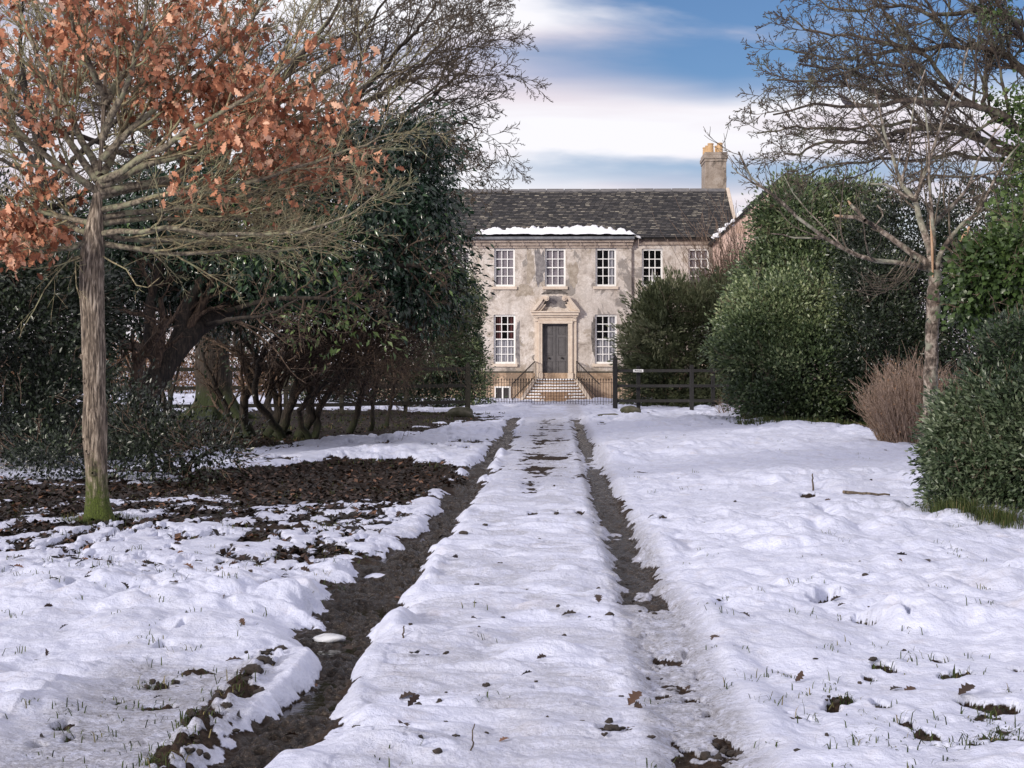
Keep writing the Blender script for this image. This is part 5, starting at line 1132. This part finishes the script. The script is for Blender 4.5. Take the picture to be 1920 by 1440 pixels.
shrub('ivy_clump', 'bright green ivy mass at the right edge above the dark hedge', 'ivy', (1930, 800, 22),
      [B(1875, 520, 21, 75, 62, .7), B(1940, 470, 21, 80, 90, .8), B(1830, 560, 21, 40, 36, .4), B(1950, 600, 21.5, 70, 80, .7), B(1850, 590, 21.3, 36, 30, .4)], 15000, .085, L_ivy, 60, tm=tmpl_leaf(.8, .08, -.1), clump=.12, per=18, droop=.5, up=0, inner=.12)
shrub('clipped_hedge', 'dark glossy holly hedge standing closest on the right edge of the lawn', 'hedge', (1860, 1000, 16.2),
      [B(1845, 880, 16.2, 98, 118, .75), B(1850, 790, 16.4, 92, 90, .7), B(1930, 700, 16.6, 110, 120, .8), B(1960, 850, 15.8, 140, 165, .9), B(1800, 850, 16.6, 58, 110, .5), B(1820, 940, 16, 76, 60, .6), B(2100, 820, 15.4, 160, 230, .9)], 85000, .062, L_hol, 61, tm=TL, clump=.075, per=26, bump_=.16, inner=.15, stray=.05)

def twig_bush(name, label, cat, px, py0, py1, hw, D, n, mat, seed, dry=0, rr=.006, fan=.35):
    rng = random.Random(seed); c = P(px, 680, D); H = P(px, py1, D).z; hwm = hw * D / 3000; r = empty(name, (c.x, c.y, 0), label, cat); T = Tubes()
    for i in range(n):
        a = rng.uniform(0, 6.28); q = math.sqrt(rng.random()); x0 = c.x + math.cos(a) * q * hwm * .8; y0 = c.y + math.sin(a) * q * hwm * .8
        h = H * (1 - .42 * q ** 3) * rng.uniform(.45, 1.03); p = (x0, y0, 0.0); d = Vector((math.cos(a) * q * fan + rng.uniform(-.2, .2), math.sin(a) * q * fan + rng.uniform(-.2, .2), 1)).normalized()
        S = sty(n=(3, 3), lr=(.45, .5), ang=(32, 40), wig=.10, trop=(0, .05), seg=.14, rmin=rr * .6, max=1, t0=.3); grow(T, p, d, h, rr * rng.uniform(.8, 1.5), 0, rng, S); T.pts += [tuple(Vector(p) + d * h * k / 6) for k in range(2, 7)]
    T.build('stems', mat, r)
    if dry:
        pp = np.array(T.pts); nr_ = np.random.RandomState(seed); b_ = pp[nr_.choice(len(pp), dry)]; leaves('dry_leaves', b_ + nr_.normal(0, .03, b_.shape), nr_.normal(size=b_.shape) + [0, 0, -.3], nr_.normal(size=b_.shape), nr_.uniform(.03, .06, dry), L_dry, r, TQ, nr_)
    return r
BK_tan = m_bark('tan_shoot', (0.14, 0.095, 0.070), (0.30, 0.215, 0.165), (0.50, 0.39, 0.32))
BK_mauve = m_bark('mauve_twig', (0.09, 0.06, 0.042), (0.22, 0.15, 0.11), (0.36, 0.27, 0.20))
twig_bush('brown_bush', 'rounded leafless pinkish brown bush behind the dead tree trunk', 'shrub', 1712, 838, 672, 72, 29.5, 1500, BK_tan, 71, 2500, .006)
twig_bush('bare_shrub', 'fine brown leafless shrub against the pink gable wall', 'shrub', 1412, 770, 385, 44, 60, 700, BK_mauve, 72, 1500, .016, .25)
twig_bush('bare_shrub', 'leafless brown twigs poking up at the base of the black fence', 'shrub', 1375, 800, 730, 30, 46, 60, BK_mauve, 73, 0, .006, .8)

# ------------------------------------------------------------------ big bare tree on the right, its ivy-clad trunk just outside the picture
def bare_right():
    rng = random.Random(81); D = 30; r = empty('bare_tree', P(1995, 850, D).xy[:] + (0,), 'wide bare tree leaning in from the right edge with long arching limbs', 'tree')
    Tt = Tubes(); T = Tubes(); S = sty(n=(12, 7, 5, 3), lr=(.36, .48, .5, .55), ang=(46, 44, 42, 40), wig=.22, trop=(0, .03, .02, .02), seg=.20, rmin=.0075, max=4, rr=.5, t0=.12)
    limb(T, [(2000, 860, D), (1990, 600, D), (1975, 400, D), (1965, 250, D), (1960, 100, D), (1950, -100, D)], .34, .16, rng, S, Tt, 14, twigs=False)
    def j(l, amp): return [(x_, y_, D + amp * i / (len(l) - 1)) for i, (x_, y_) in enumerate(l)]
    Ls = [([(1968, 300), (1890, 285), (1830, 262), (1790, 235), (1740, 240), (1690, 245), (1640, 262), (1590, 264), (1540, 266), (1500, 285), (1470, 288)], .5, .10), ([(1966, 260), (1900, 235), (1850, 205), (1790, 195), (1700, 190), (1620, 200), (1540, 195), (1450, 215)], -1.5, .11),
          ([(1962, 200), (1930, 140), (1880, 98), (1800, 88), (1720, 90), (1640, 100), (1560, 110), (1470, 90)], 1.5, .10), ([(1900, 240), (1850, 210), (1790, 170), (1740, 112), (1690, 86), (1620, 70), (1530, 62), (1480, 30)], 0, .08), ([(1962, 180), (1900, 120), (1850, 60), (1840, -40)], 1, .10),
          ([(1850, 205), (1845, 150), (1860, 80), (1870, -20)], 1.2, .06), ([(1720, 90), (1680, 50), (1650, 0), (1640, -60)], .5, .05), ([(1800, 88), (1760, 40), (1720, -30), (1700, -80)], -.6, .05), ([(1790, 195), (1740, 150), (1700, 120), (1620, 125), (1540, 150), (1440, 150)], -2, .06),
          ([(1968, 320), (1890, 300), (1800, 290), (1720, 300), (1640, 300), (1560, 312), (1500, 330)], 2, .07), ([(1960, 120), (1900, 40), (1850, -30)], -1, .09), ([(1740, 240), (1700, 200), (1640, 170), (1560, 165), (1480, 180)], 2.5, .05), ([(1966, 280), (1870, 270), (1790, 240), (1700, 230), (1600, 240), (1500, 240), (1420, 250)], 3.0, .07),
          ([(1950, 60), (1860, 20), (1780, 30), (1680, 10), (1580, 20), (1500, -20)], 2, .08), ([(1958, 20), (1880, -60), (1800, -110)], 0, .08), ([(1700, 190), (1640, 150), (1580, 130), (1500, 120)], -2, .045), ([(1969, 360), (1900, 350), (1830, 330), (1760, 330), (1700, 345)], -1, .05)]
    for l, a, rr_ in Ls: limb(T, j(l, a), rr_ * .85, .016, rng, S, Tt, 8, wob=.045)
    Tt.build('trunk', BK_big, r, .10); T.build('branches', BK_big, r); print('bareR', len(T.pts))
    foliage('ivy', [B(1905, 260, D - .3, 22, 95, .35), B(1955, 300, D, 45, 180, .5), B(1870, 20, D - .5, 22, 26, .3), B(1905, 380, D - .3, 26, 70, .4), B(1862, 195, D - .2, 12, 24, .2)], 5200, .085, L_ivy, r, tmpl_leaf(.8, .08, -.1), 83, clump=.13, per=16, droop=.4, up=0, inner=.1)
bare_right()

# ------------------------------------------------------------------ small half-dead tree
def dead_tree():
    rng = random.Random(91); D = 22; r = empty('dead_tree', P(1742, 900, D).xy[:] + (0,), 'slender half-dead tree with pale flaking bark and torn limbs on the right lawn', 'tree')
    Tt = Tubes(); T = Tubes(); S = sty(n=(8, 5, 3), lr=(.34, .5, .5), ang=(42, 42, 40), wig=.18, trop=(0, .10, .08, .06), seg=.14, rmin=.0055, max=2, rr=.5, t0=.15, hook=.05)
    S0 = sty(n=(3, 2), lr=(.2, .5), ang=(50, 42), wig=.2, trop=(0, .03), seg=.14, rmin=.005, max=1, t0=.3)
    def j(l, amp): return [(x_, y_, D + amp * i / (len(l) - 1)) for i, (x_, y_) in enumerate(l)]
    limb(T, j([(1741, 905), (1743, 800), (1746, 700), (1747, 640), (1750, 560), (1753, 505)], 0), .100, .088, rng, S0, Tt, 14, 34, twigs=False, wob=.008)
    for l, a, r0, r1, st in (([(1752, 508), (1700, 494), (1640, 490), (1590, 472), (1540, 440), (1500, 412), (1470, 382), (1430, 352), (1402, 322), (1385, 285)], -.6, .040, .012, S), ([(1548, 446), (1500, 446), (1445, 438)], 0, .016, .008, S0), ([(1440, 358), (1410, 342), (1372, 312)], 0, .014, .006, S),
                             ([(1749, 500), (1700, 466), (1650, 432), (1612, 408), (1576, 406)], .5, .055, .024, S0), ([(1622, 414), (1608, 396), (1596, 384)], .4, .03, .022, S0), ([(1640, 425), (1655, 400), (1645, 385)], .3, .014, .010, S0),
                             ([(1750, 505), (1738, 450), (1722, 404), (1712, 372), (1690, 340), (1672, 290), (1655, 230), (1640, 170)], .8, .060, .012, S), ([(1714, 378), (1738, 310), (1765, 230), (1800, 150), (1815, 90)], .3, .032, .010, S), ([(1712, 375), (1668, 350), (1632, 345)], 0, .022, .012, S0),
                             ([(1752, 505), (1749, 440), (1747, 390), (1744, 330), (1738, 250), (1730, 160)], -.4, .040, .010, S), ([(1754, 505), (1772, 462), (1800, 424), (1832, 402), (1858, 350), (1880, 310), (1912, 270)], -.5, .045, .012, S),
                             ([(1760, 500), (1800, 480), (1860, 466), (1898, 446), (1932, 400), (1955, 330)], .6, .034, .012, S), ([(1746, 425), (1790, 382), (1818, 345), (1838, 290), (1880, 230)], 1, .036, .010, S), ([(1690, 340), (1705, 280), (1715, 200), (1735, 130)], -.2, .022, .007, S), ([(1818, 345), (1860, 320), (1900, 330), (1950, 300)], .5, .018, .007, S),
                             ([(1672, 290), (1640, 240), (1600, 190), (1580, 120)], .2, .016, .006, S), ([(1590, 472), (1560, 440), (1500, 380), (1470, 330)], .4, .014, .006, S)):
        limb(T, j(l, a), r0, r1, rng, st, Tt, 8, wob=.015)
    for i in range(14):     # hanging switches
        x0 = rng.uniform(1690, 1735); limb(T, [(x0, 480, D - .2), (x0 - 20, 505 + rng.uniform(0, 20), D - .3), (x0 - rng.uniform(40, 70), rng.uniform(520, 560), D - .4), (x0 - rng.uniform(70, 110), rng.uniform(500, 550), D - .5)], .007, .004, rng, sty(n=(4, 2), lr=(.35, .5), ang=(35, 30), max=1, trop=(0, .06), rmin=.0035, seg=.1), None, 4, 8)
    Tt.build('trunk', BK_dead, r, .10); T.build('branches', BK_deadb, r)
    for l, a in (([(1749, 520, D - .09), (1748, 470, D - .08), (1746, 420, D - .07), (1744, 385, D - .06)], .020), ([(1800, 452, D - .35), (1812, 436, D - .36), (1818, 425, D - .37)], .030), ([(1580, 406, D + .46), (1570, 405, D + .47), (1564, 404, D + .48)], .022), ([(1600, 392, D + .4), (1594, 382, D + .4), (1590, 376, D + .4)], .02)):
        w = Tubes(); w.add([tuple(P(*q)) for q in l], [a * .6] + [a] * (len(l) - 2) + [a * .5], 7); w.build('torn_wood', M_split, r, .2)
dead_tree()

# far wood closing the view behind everything
def far_wood():
    rng = random.Random(101); T = Tubes(); nr_ = np.random.RandomState(5)
    for i in range(900):
        x = rng.uniform(-75, 75); y = 118 + rng.uniform(-8, 12); h = rng.uniform(1.5, 4.8) * (1.0 if abs(x) > 12 else .7)
        grow(T, (x, y, 0), (rng.uniform(-.2, .2), 0, 1), h, .06, 0, rng, sty(n=(5, 3), lr=(.5, .5), ang=(40, 40), wig=.15, seg=.7, rmin=.03, max=2))
    m_ = m_plain('distant_twigs', (0.16, 0.12, 0.10), (0.28, 0.22, 0.19), 1, .9, 0); o = T.build('far_wood', m_, None); tag(o, 'bare brown hedgerow wood far behind the fences', 'wood', kind='stuff')
far_wood()

# ------------------------------------------------------------------ SMALL THINGS ON THE GROUND
def gz(x, y):
    x = np.atleast_1d(np.asarray(x, float)); y = np.atleast_1d(np.asarray(y, float)); return ground(x, y)
def cand(n, x0, x1, y0, y1, rng, p=2.0):
    """candidate points, denser near the lane's near end"""
    y = 1 / (rng.rand(n) * (1 / y0 ** (p - 1) - 1 / y1 ** (p - 1)) + 1 / y1 ** (p - 1)) ** (1 / (p - 1)) if p != 1 else rng.uniform(y0, y1, n)
    k = np.clip(y / 20, .3, 1.6); return rng.uniform(x0, x1, n) * k, y
def litter():
    rng = np.random.RandomState(61); x, y = cand(120000, -8.5, 8, 9, 50, rng, 2.2); z, sn, sl, we, li = gz(x, y)
    keep = (rng.rand(len(x)) < (li > .3) * (.22 + .5 * (x < 0)) * (sn < .6)) ; x, y, z = x[keep][:24000], y[keep][:24000], z[keep][:24000]; n = len(x)
    ang = rng.uniform(0, 6.28, n); d = np.stack([np.cos(ang), np.sin(ang), rng.normal(.1, .30, n)], 1); nr_ = np.stack([rng.normal(0, .4, n), rng.normal(0, .4, n), np.ones(n)], 1)
    o = leaves('leaf_litter', np.stack([x, y, z + .012], 1), d, nr_, rng.uniform(.045, .10, n), L_lit, None, tmpl_leaf(.62, .10, .12), rng); tag(o, 'dark fallen leaves matted over the bare earth left of the lane', 'fallen leaves', kind='stuff')
    x, y = cand(9000, -7, 5, 6.5, 22, rng, 2.2); z, sn, sl, we, li = gz(x, y); keep = rng.rand(len(x)) < np.where(x < -1.6, .07 * sstep(9, 12, y) + .008, .006); x, y, z = x[keep], y[keep], z[keep]; n = len(x)
    ang = rng.uniform(0, 6.28, n); d = np.stack([np.cos(ang), np.sin(ang), rng.normal(.3, .35, n)], 1)
    o = leaves('oak_leaves', np.stack([x, y, z + .008], 1), d, rng.normal(0, .5, (n, 3)) + [0, 0, 1], rng.uniform(.05, .10, n), L_lit, None, TO, rng, rng.uniform(.55, 1, n)); tag(o, 'curled brown oak leaves lying loose on the snow', 'fallen leaves', kind='stuff')
litter()
def blades(x, y, z, h, rng, name, label, per=6, spread=.035, lean=.8, w=.005):
    n = len(x) * per; X = np.repeat(x, per) + rng.normal(0, spread, n); Y = np.repeat(y, per) + rng.normal(0, spread, n); Z = np.repeat(z, per) - .012; Hh = np.repeat(h, per) * rng.uniform(.4, 1.15, n)
    a = rng.uniform(0, 6.28, n); l = rng.uniform(.1, 1, n) * lean; dx, dy = np.cos(a), np.sin(a); wx, wy_ = -dy * w / 2, dx * w / 2; V = np.empty((n, 5, 3)); 
    V[:, 0] = np.stack([X - wx, Y - wy_, Z], 1); V[:, 1] = np.stack([X + wx, Y + wy_, Z], 1)
    mx_, my_, mz_ = X + dx * l * Hh * .35, Y + dy * l * Hh * .35, Z + Hh * .62
    V[:, 2] = np.stack([mx_ + wx * .8, my_ + wy_ * .8, mz_], 1); V[:, 3] = np.stack([mx_ - wx * .8, my_ - wy_ * .8, mz_], 1); V[:, 4] = np.stack([X + dx * l * Hh * 1.1, Y + dy * l * Hh * 1.1, Z + Hh * (1.05 - .45 * l)], 1)
    b_ = (np.arange(n) * 5)[:, None]; me = mesh_np(name, V.reshape(-1, 3), [b_ + np.array([[0, 1, 2, 3]]), b_ + np.array([[3, 2, 4]])], False, {'rnd': np.repeat(rng.rand(n), 5)})
    o = link(name, me, M_grass, None); tag(o, label, 'grass', kind='stuff')
def grasses():
    rng = np.random.RandomState(71); x, y = cand(60000, -8, 8, 5.8, 46, rng, 2.2); z, sn, sl, we, li = gz(x, y)
    edge = (sn < .95); left = (x < -1.5)
    p = np.where(left & (y > 10) & (y < 20), .16 * edge + .016, 0) + np.where(left & (y >= 20), .05 * edge, 0) + np.where(~left & (x > .8), (.20 * edge * (y < 20) + .0075), 0) + np.where(left & (y <= 10), (.16 * edge + .008), 0)
    p = np.where((x > -1) & (x < .75), .0008, p); p = np.where(we > .3, p * .15, p)
    k = rng.rand(len(x)) < p; print('tufts', k.sum()); blades(x[k], y[k], z[k], rng.uniform(.03, .085, k.sum()), rng, 'grass_tufts', 'short grass blades poking up where the snow has thinned', 7, .045, 1.35, .006)
    # longer grass under the clipped hedge and round the oak's foot
    c = [G(1745 + 175 * t_, 985 + 28 * t_) for t_ in rng.rand(330)]; x = np.array([q.x for q in c]) + rng.normal(0, .05, 330); y = np.array([q.y for q in c]) + rng.normal(.05, .10, 330); blades(x, y, gz(x, y)[0], rng.uniform(.08, .20, 330), rng, 'long_grass', 'long grass along the foot of the clipped hedge', 7, .03, .6)
    c = G(184, 985); a = rng.uniform(0, 6.28, 130); q = .17 + np.abs(rng.normal(0, .12, 130)); x = c.x + np.cos(a) * q; y = c.y + np.sin(a) * q; blades(x, y, gz(x, y)[0], rng.uniform(.04, .10, 130), rng, 'mossy_grass', 'mossy grass ringing the foot of the oak', 8, .03, .6)
    x = G(1490, 800).x + rng.uniform(-1.6, 1.8, 400); y = G(1490, 803).y + rng.normal(0, .4, 400); blades(x, y, gz(x, y)[0], rng.uniform(.08, .22, 400), rng, 'rough_grass', 'rough grass at the foot of the broad holly bush', 6, .05, .6, .012)
    x, y = cand(4000, -2.8, -1.2, 24, 50, rng, 1); x = rng.uniform(-9, -1.6, 4000); z, sn, *_ = gz(x, y); k = (sn < .7) & (rng.rand(4000) < .25); blades(x[k], y[k], z[k], rng.uniform(.05, .12, k.sum()), rng, 'verge_grass', 'green grass on the dark bank under the evergreen', 6, .06, .6, .012)
grasses()
def rock_mesh(rx, ry, rz, seed, n=14, m=9, amp=.28):
    th, ph = np.meshgrid(np.linspace(0.001, PI - .001, m), np.arange(n) * 2 * PI / n, indexing='ij'); v = np.stack([np.sin(th) * np.cos(ph), np.sin(th) * np.sin(ph), np.cos(th)], -1)
    r = 1 + amp * fbm(v[..., 0] * 1.6 + seed, v[..., 1] * 1.6 + v[..., 2] * 1.3, seed % 90 + 7, 3); v = v * r[..., None] * np.array([rx, ry, rz]); idx = np.arange(m * n).reshape(m, n); nx = np.roll(idx, -1, 1)
    return v.reshape(-1, 3), np.stack([idx[:-1], idx[1:], nx[1:], nx[:-1]], -1).reshape(-1, 4)
M_mud = m_plain('wet_mud', (0.010, 0.007, 0.005), (0.05, 0.035, 0.027), 22, .6, .8, .02)
M_rock = m_plain('mossy_stone', (0.03, 0.035, 0.012), (0.13, 0.12, 0.09), 5, .9, .6, .03)
def clods():
    rng = np.random.RandomState(81); VV = []; FF = []; off = 0; x, y = cand(5000, -2.6, 4.5, 6.2, 40, rng, 2.2); z, sn, sl, we, li = gz(x, y)
    p = np.where((sn < .5) & (np.abs(x - RL) > .35), .08, 0) + np.where((x > -.8) & (x < .45), np.where(y > 24, .14, .016), .010); k = np.where(rng.rand(len(x)) < p)[0][:900]
    pts = [(x[i], y[i], z[i], rng.uniform(.006, .018) * (1 + (y[i] > 24) * 1.6)) for i in k]
    for (px, py, s_) in ((1001, 971, .05), (1043, 972, .03), (1092, 972, .045), (1023, 1031, .04), (910, 1000, .03), (1120, 1380, .07), (1165, 1384, .06), (1180, 1378, .045), (1140, 1392, .04), (1108, 1398, .03), (300, 1296, .06), (318, 1300, .04), (1220, 1163, .05), (1368, 1400, .07), (1350, 1420, .07), (1378, 1418, .06), (1345, 1388, .04), (1555, 1332, .04), (1640, 1345, .04),  (1142, 1180, .02), (868, 1015, .03), (1500, 1372, .04)):
        c = G(px, py); pts.append((c.x, c.y, float(gz(c.x, c.y)[0][0]), s_))
    for yv in np.arange(6.3, 8.7, .09): xx = -1.50 + rng.normal(0, .05); pts.append((xx, yv, float(gz(xx, yv)[0][0]) - .005, rng.uniform(.02, .05)))
    pp = []
    for q in pts:
        if q[3] > .035:
            for _ in range(int(q[3] * 90)): aa, rr2 = rng.uniform(0, 6.28), q[3] * 1.7 * rng.rand() ** .6; pp.append((q[0] + math.cos(aa) * rr2, q[1] + math.sin(aa) * rr2 * 1.2, q[2] - .004, q[3] * rng.uniform(.15, .42)))
        else: pp.append(q)
    for i, (a, b_, c_, s_) in enumerate(pp):
        V, F = rock_mesh(s_ * rng.uniform(.8, 1.5), s_ * rng.uniform(.8, 1.2), s_ * rng.uniform(.5, .9), i, 9, 6, .5); VV.append(V + [a, b_, c_ + s_ * .15]); FF.append(F + off); off += len(V)
    o = link('mud_clods', mesh_np('mud_clods', np.concatenate(VV), np.concatenate(FF), False), M_mud); tag(o, 'dark clods of mud scattered on the snow and the lane', 'mud', kind='stuff')
clods()
def stone(px, py, rx, ry, rz, seed, label, mat=None, name='stone', cat='stone', sink=.2):
    c = G(px, py); z = float(gz(c.x, c.y)[0][0]); V, F = rock_mesh(rx, ry, rz, seed, 20, 12, .22); o = link(name, mesh_np(name, V, F), mat or M_rock); o.location = (c.x, c.y, z + rz * (1 - sink) - rz * .6); tag(o, label, cat); return o
stone(1183, 778, .34, .22, .16, 3, 'flat mossy stone in the snow at the foot of the tall gate post')
stone(1138, 784, .34, .20, .10, 8, 'low brown stone half buried in snow left of the mossy one')
stone(862, 783, .42, .3, .24, 12, 'snow capped mossy hump beside the left gate post', M_rock)
m, t, b = newmat('wet_ice'); b.inputs['Base Color'].default_value = (0.62, 0.64, 0.68, 1); b.inputs['Roughness'].default_value = .18; bump(t, b, noise(t, obco(t), 18, 4, .6), .7, .02)
stone(615, 1193, .095, .085, .028, 21, 'small slab of wet ice in the left wheel rut', m, 'ice_slab', 'ice', .0)
def stick(pts, r0, label, group=None, name='stick', up=False):
    rng = random.Random(len(label)); W_ = []
    for q in pts:
        c = G(q[0], q[1]); z = float(gz(c.x, c.y)[0][0]); W_.append((c.x, c.y, z + q[2]))
    p = spline(W_, 10); T = Tubes(); T.add([tuple(np.array(q) + [rng.uniform(-.006, .006) for _ in range(3)]) for q in p], [r0 * (1 - .05 * i) for i in range(10)], 7); o = T.build(name, BK_twig, None, 0); tag(o, label, 'stick', group); return o
stick([(1582, 938, .02), (1620, 941, .03), (1668, 946, .02)], .020, 'long dark stick lying on the snow right of the upright twig')
stick([(1524, 934, -.02), (1524, 934, .08), (1523, 933, .17)], .013, 'short broken twig standing upright in the lawn snow')
stick([(752, 1146, 0), (758, 1152, .03), (768, 1160, .0)], .005, 'thin twig lying beside the left rut, nearer the lane centre')
stick([(754, 1226, -.02), (756, 1226, .03), (758, 1226, .07)], .006, 'tiny upright twig in the snow left on the middle of the lane')
stick([(884, 1436, -.02), (886, 1436, .04), (888, 1434, .10)], .004, 'small twig standing at the very front of the lane')
stick([(1475, 1262 - 60, .0), (1410, 1188, .02)], .005, 'short dark twig on the snow right of the wheel track') if False else None
# pigeon on a limb of the right-hand tree
def bird():
    c = P(1587, 190, 29.2); r = empty('pigeon', c, 'grey wood pigeon perched on a limb in the big right-hand tree', 'bird'); s = np.linspace(0, 1, 13)
    prof = [(-.20, .010, -.10), (-.15, .018, -.08), (-.09, .040, -.045), (-.03, .066, -.01), (.03, .078, .02), (.08, .070, .055), (.11, .048, .09), (.125, .036, .115), (.135, .034, .135), (.15, .030, .15), (.165, .022, .155), (.18, .010, .148), (.20, .003, .14)]
    V = []; F = []; k = 12
    for i, (x, rr_, z) in enumerate(prof):
        for q in range(k): a = 2 * PI * q / k; V.append((c.x - x * .9, c.y + math.cos(a) * rr_, c.z + z + math.sin(a) * rr_ * 1.1))
        if i:
            for q in range(k): a = (i - 1) * k + q; b_ = (i - 1) * k + (q + 1) % k; F.append((a, b_, b_ + k, a + k))
    link('body', mesh_np('body', np.array(V), np.array(F)), m_plain('grey_feather', (0.10, 0.095, 0.11), (0.20, 0.18, 0.20), 14, .8, .2), r)
    l = MB(); 
    for sgn in (-1, 1): l.cyl((c.x, c.y + sgn * .025, c.z - .03), (c.x - .01, c.y + sgn * .025, c.z - .095), .007, .006, 6)
    l.build('legs', M_pot, r)
bird()

# brown hedgerow seen through the gaps of the left fence
def field_backdrop():
    r = empty('beech_hedge', (-9.0, 74, 0), 'long brown leafless hedge beyond the left fence, seen through the gaps', 'hedge')
    foliage('foliage', [(x_, 74 + (i % 3) * .5, .9 + .25 * math.sin(i * 2.1), 1.7, .9, 1.3 + .35 * math.sin(i * 1.3)) for i, x_ in enumerate(np.arange(-32, -4.5, 2.1))], 26000, .16, L_dry, r, TQ, 111, clump=.3, per=16, inner=.2, lobes=5)
    T = Tubes(); rng = random.Random(3)
    for i in range(150): grow(T, (rng.uniform(-32, -5), 74 + rng.uniform(-.3, .5), 0), (rng.uniform(-.2, .2), 0, 1), rng.uniform(1.2, 2.6), .02, 0, rng, sty(n=(5, 3), lr=(.5, .5), ang=(40, 40), seg=.4, rmin=.010, max=2))
    T.build('stems', BK_mauve, r)
field_backdrop()
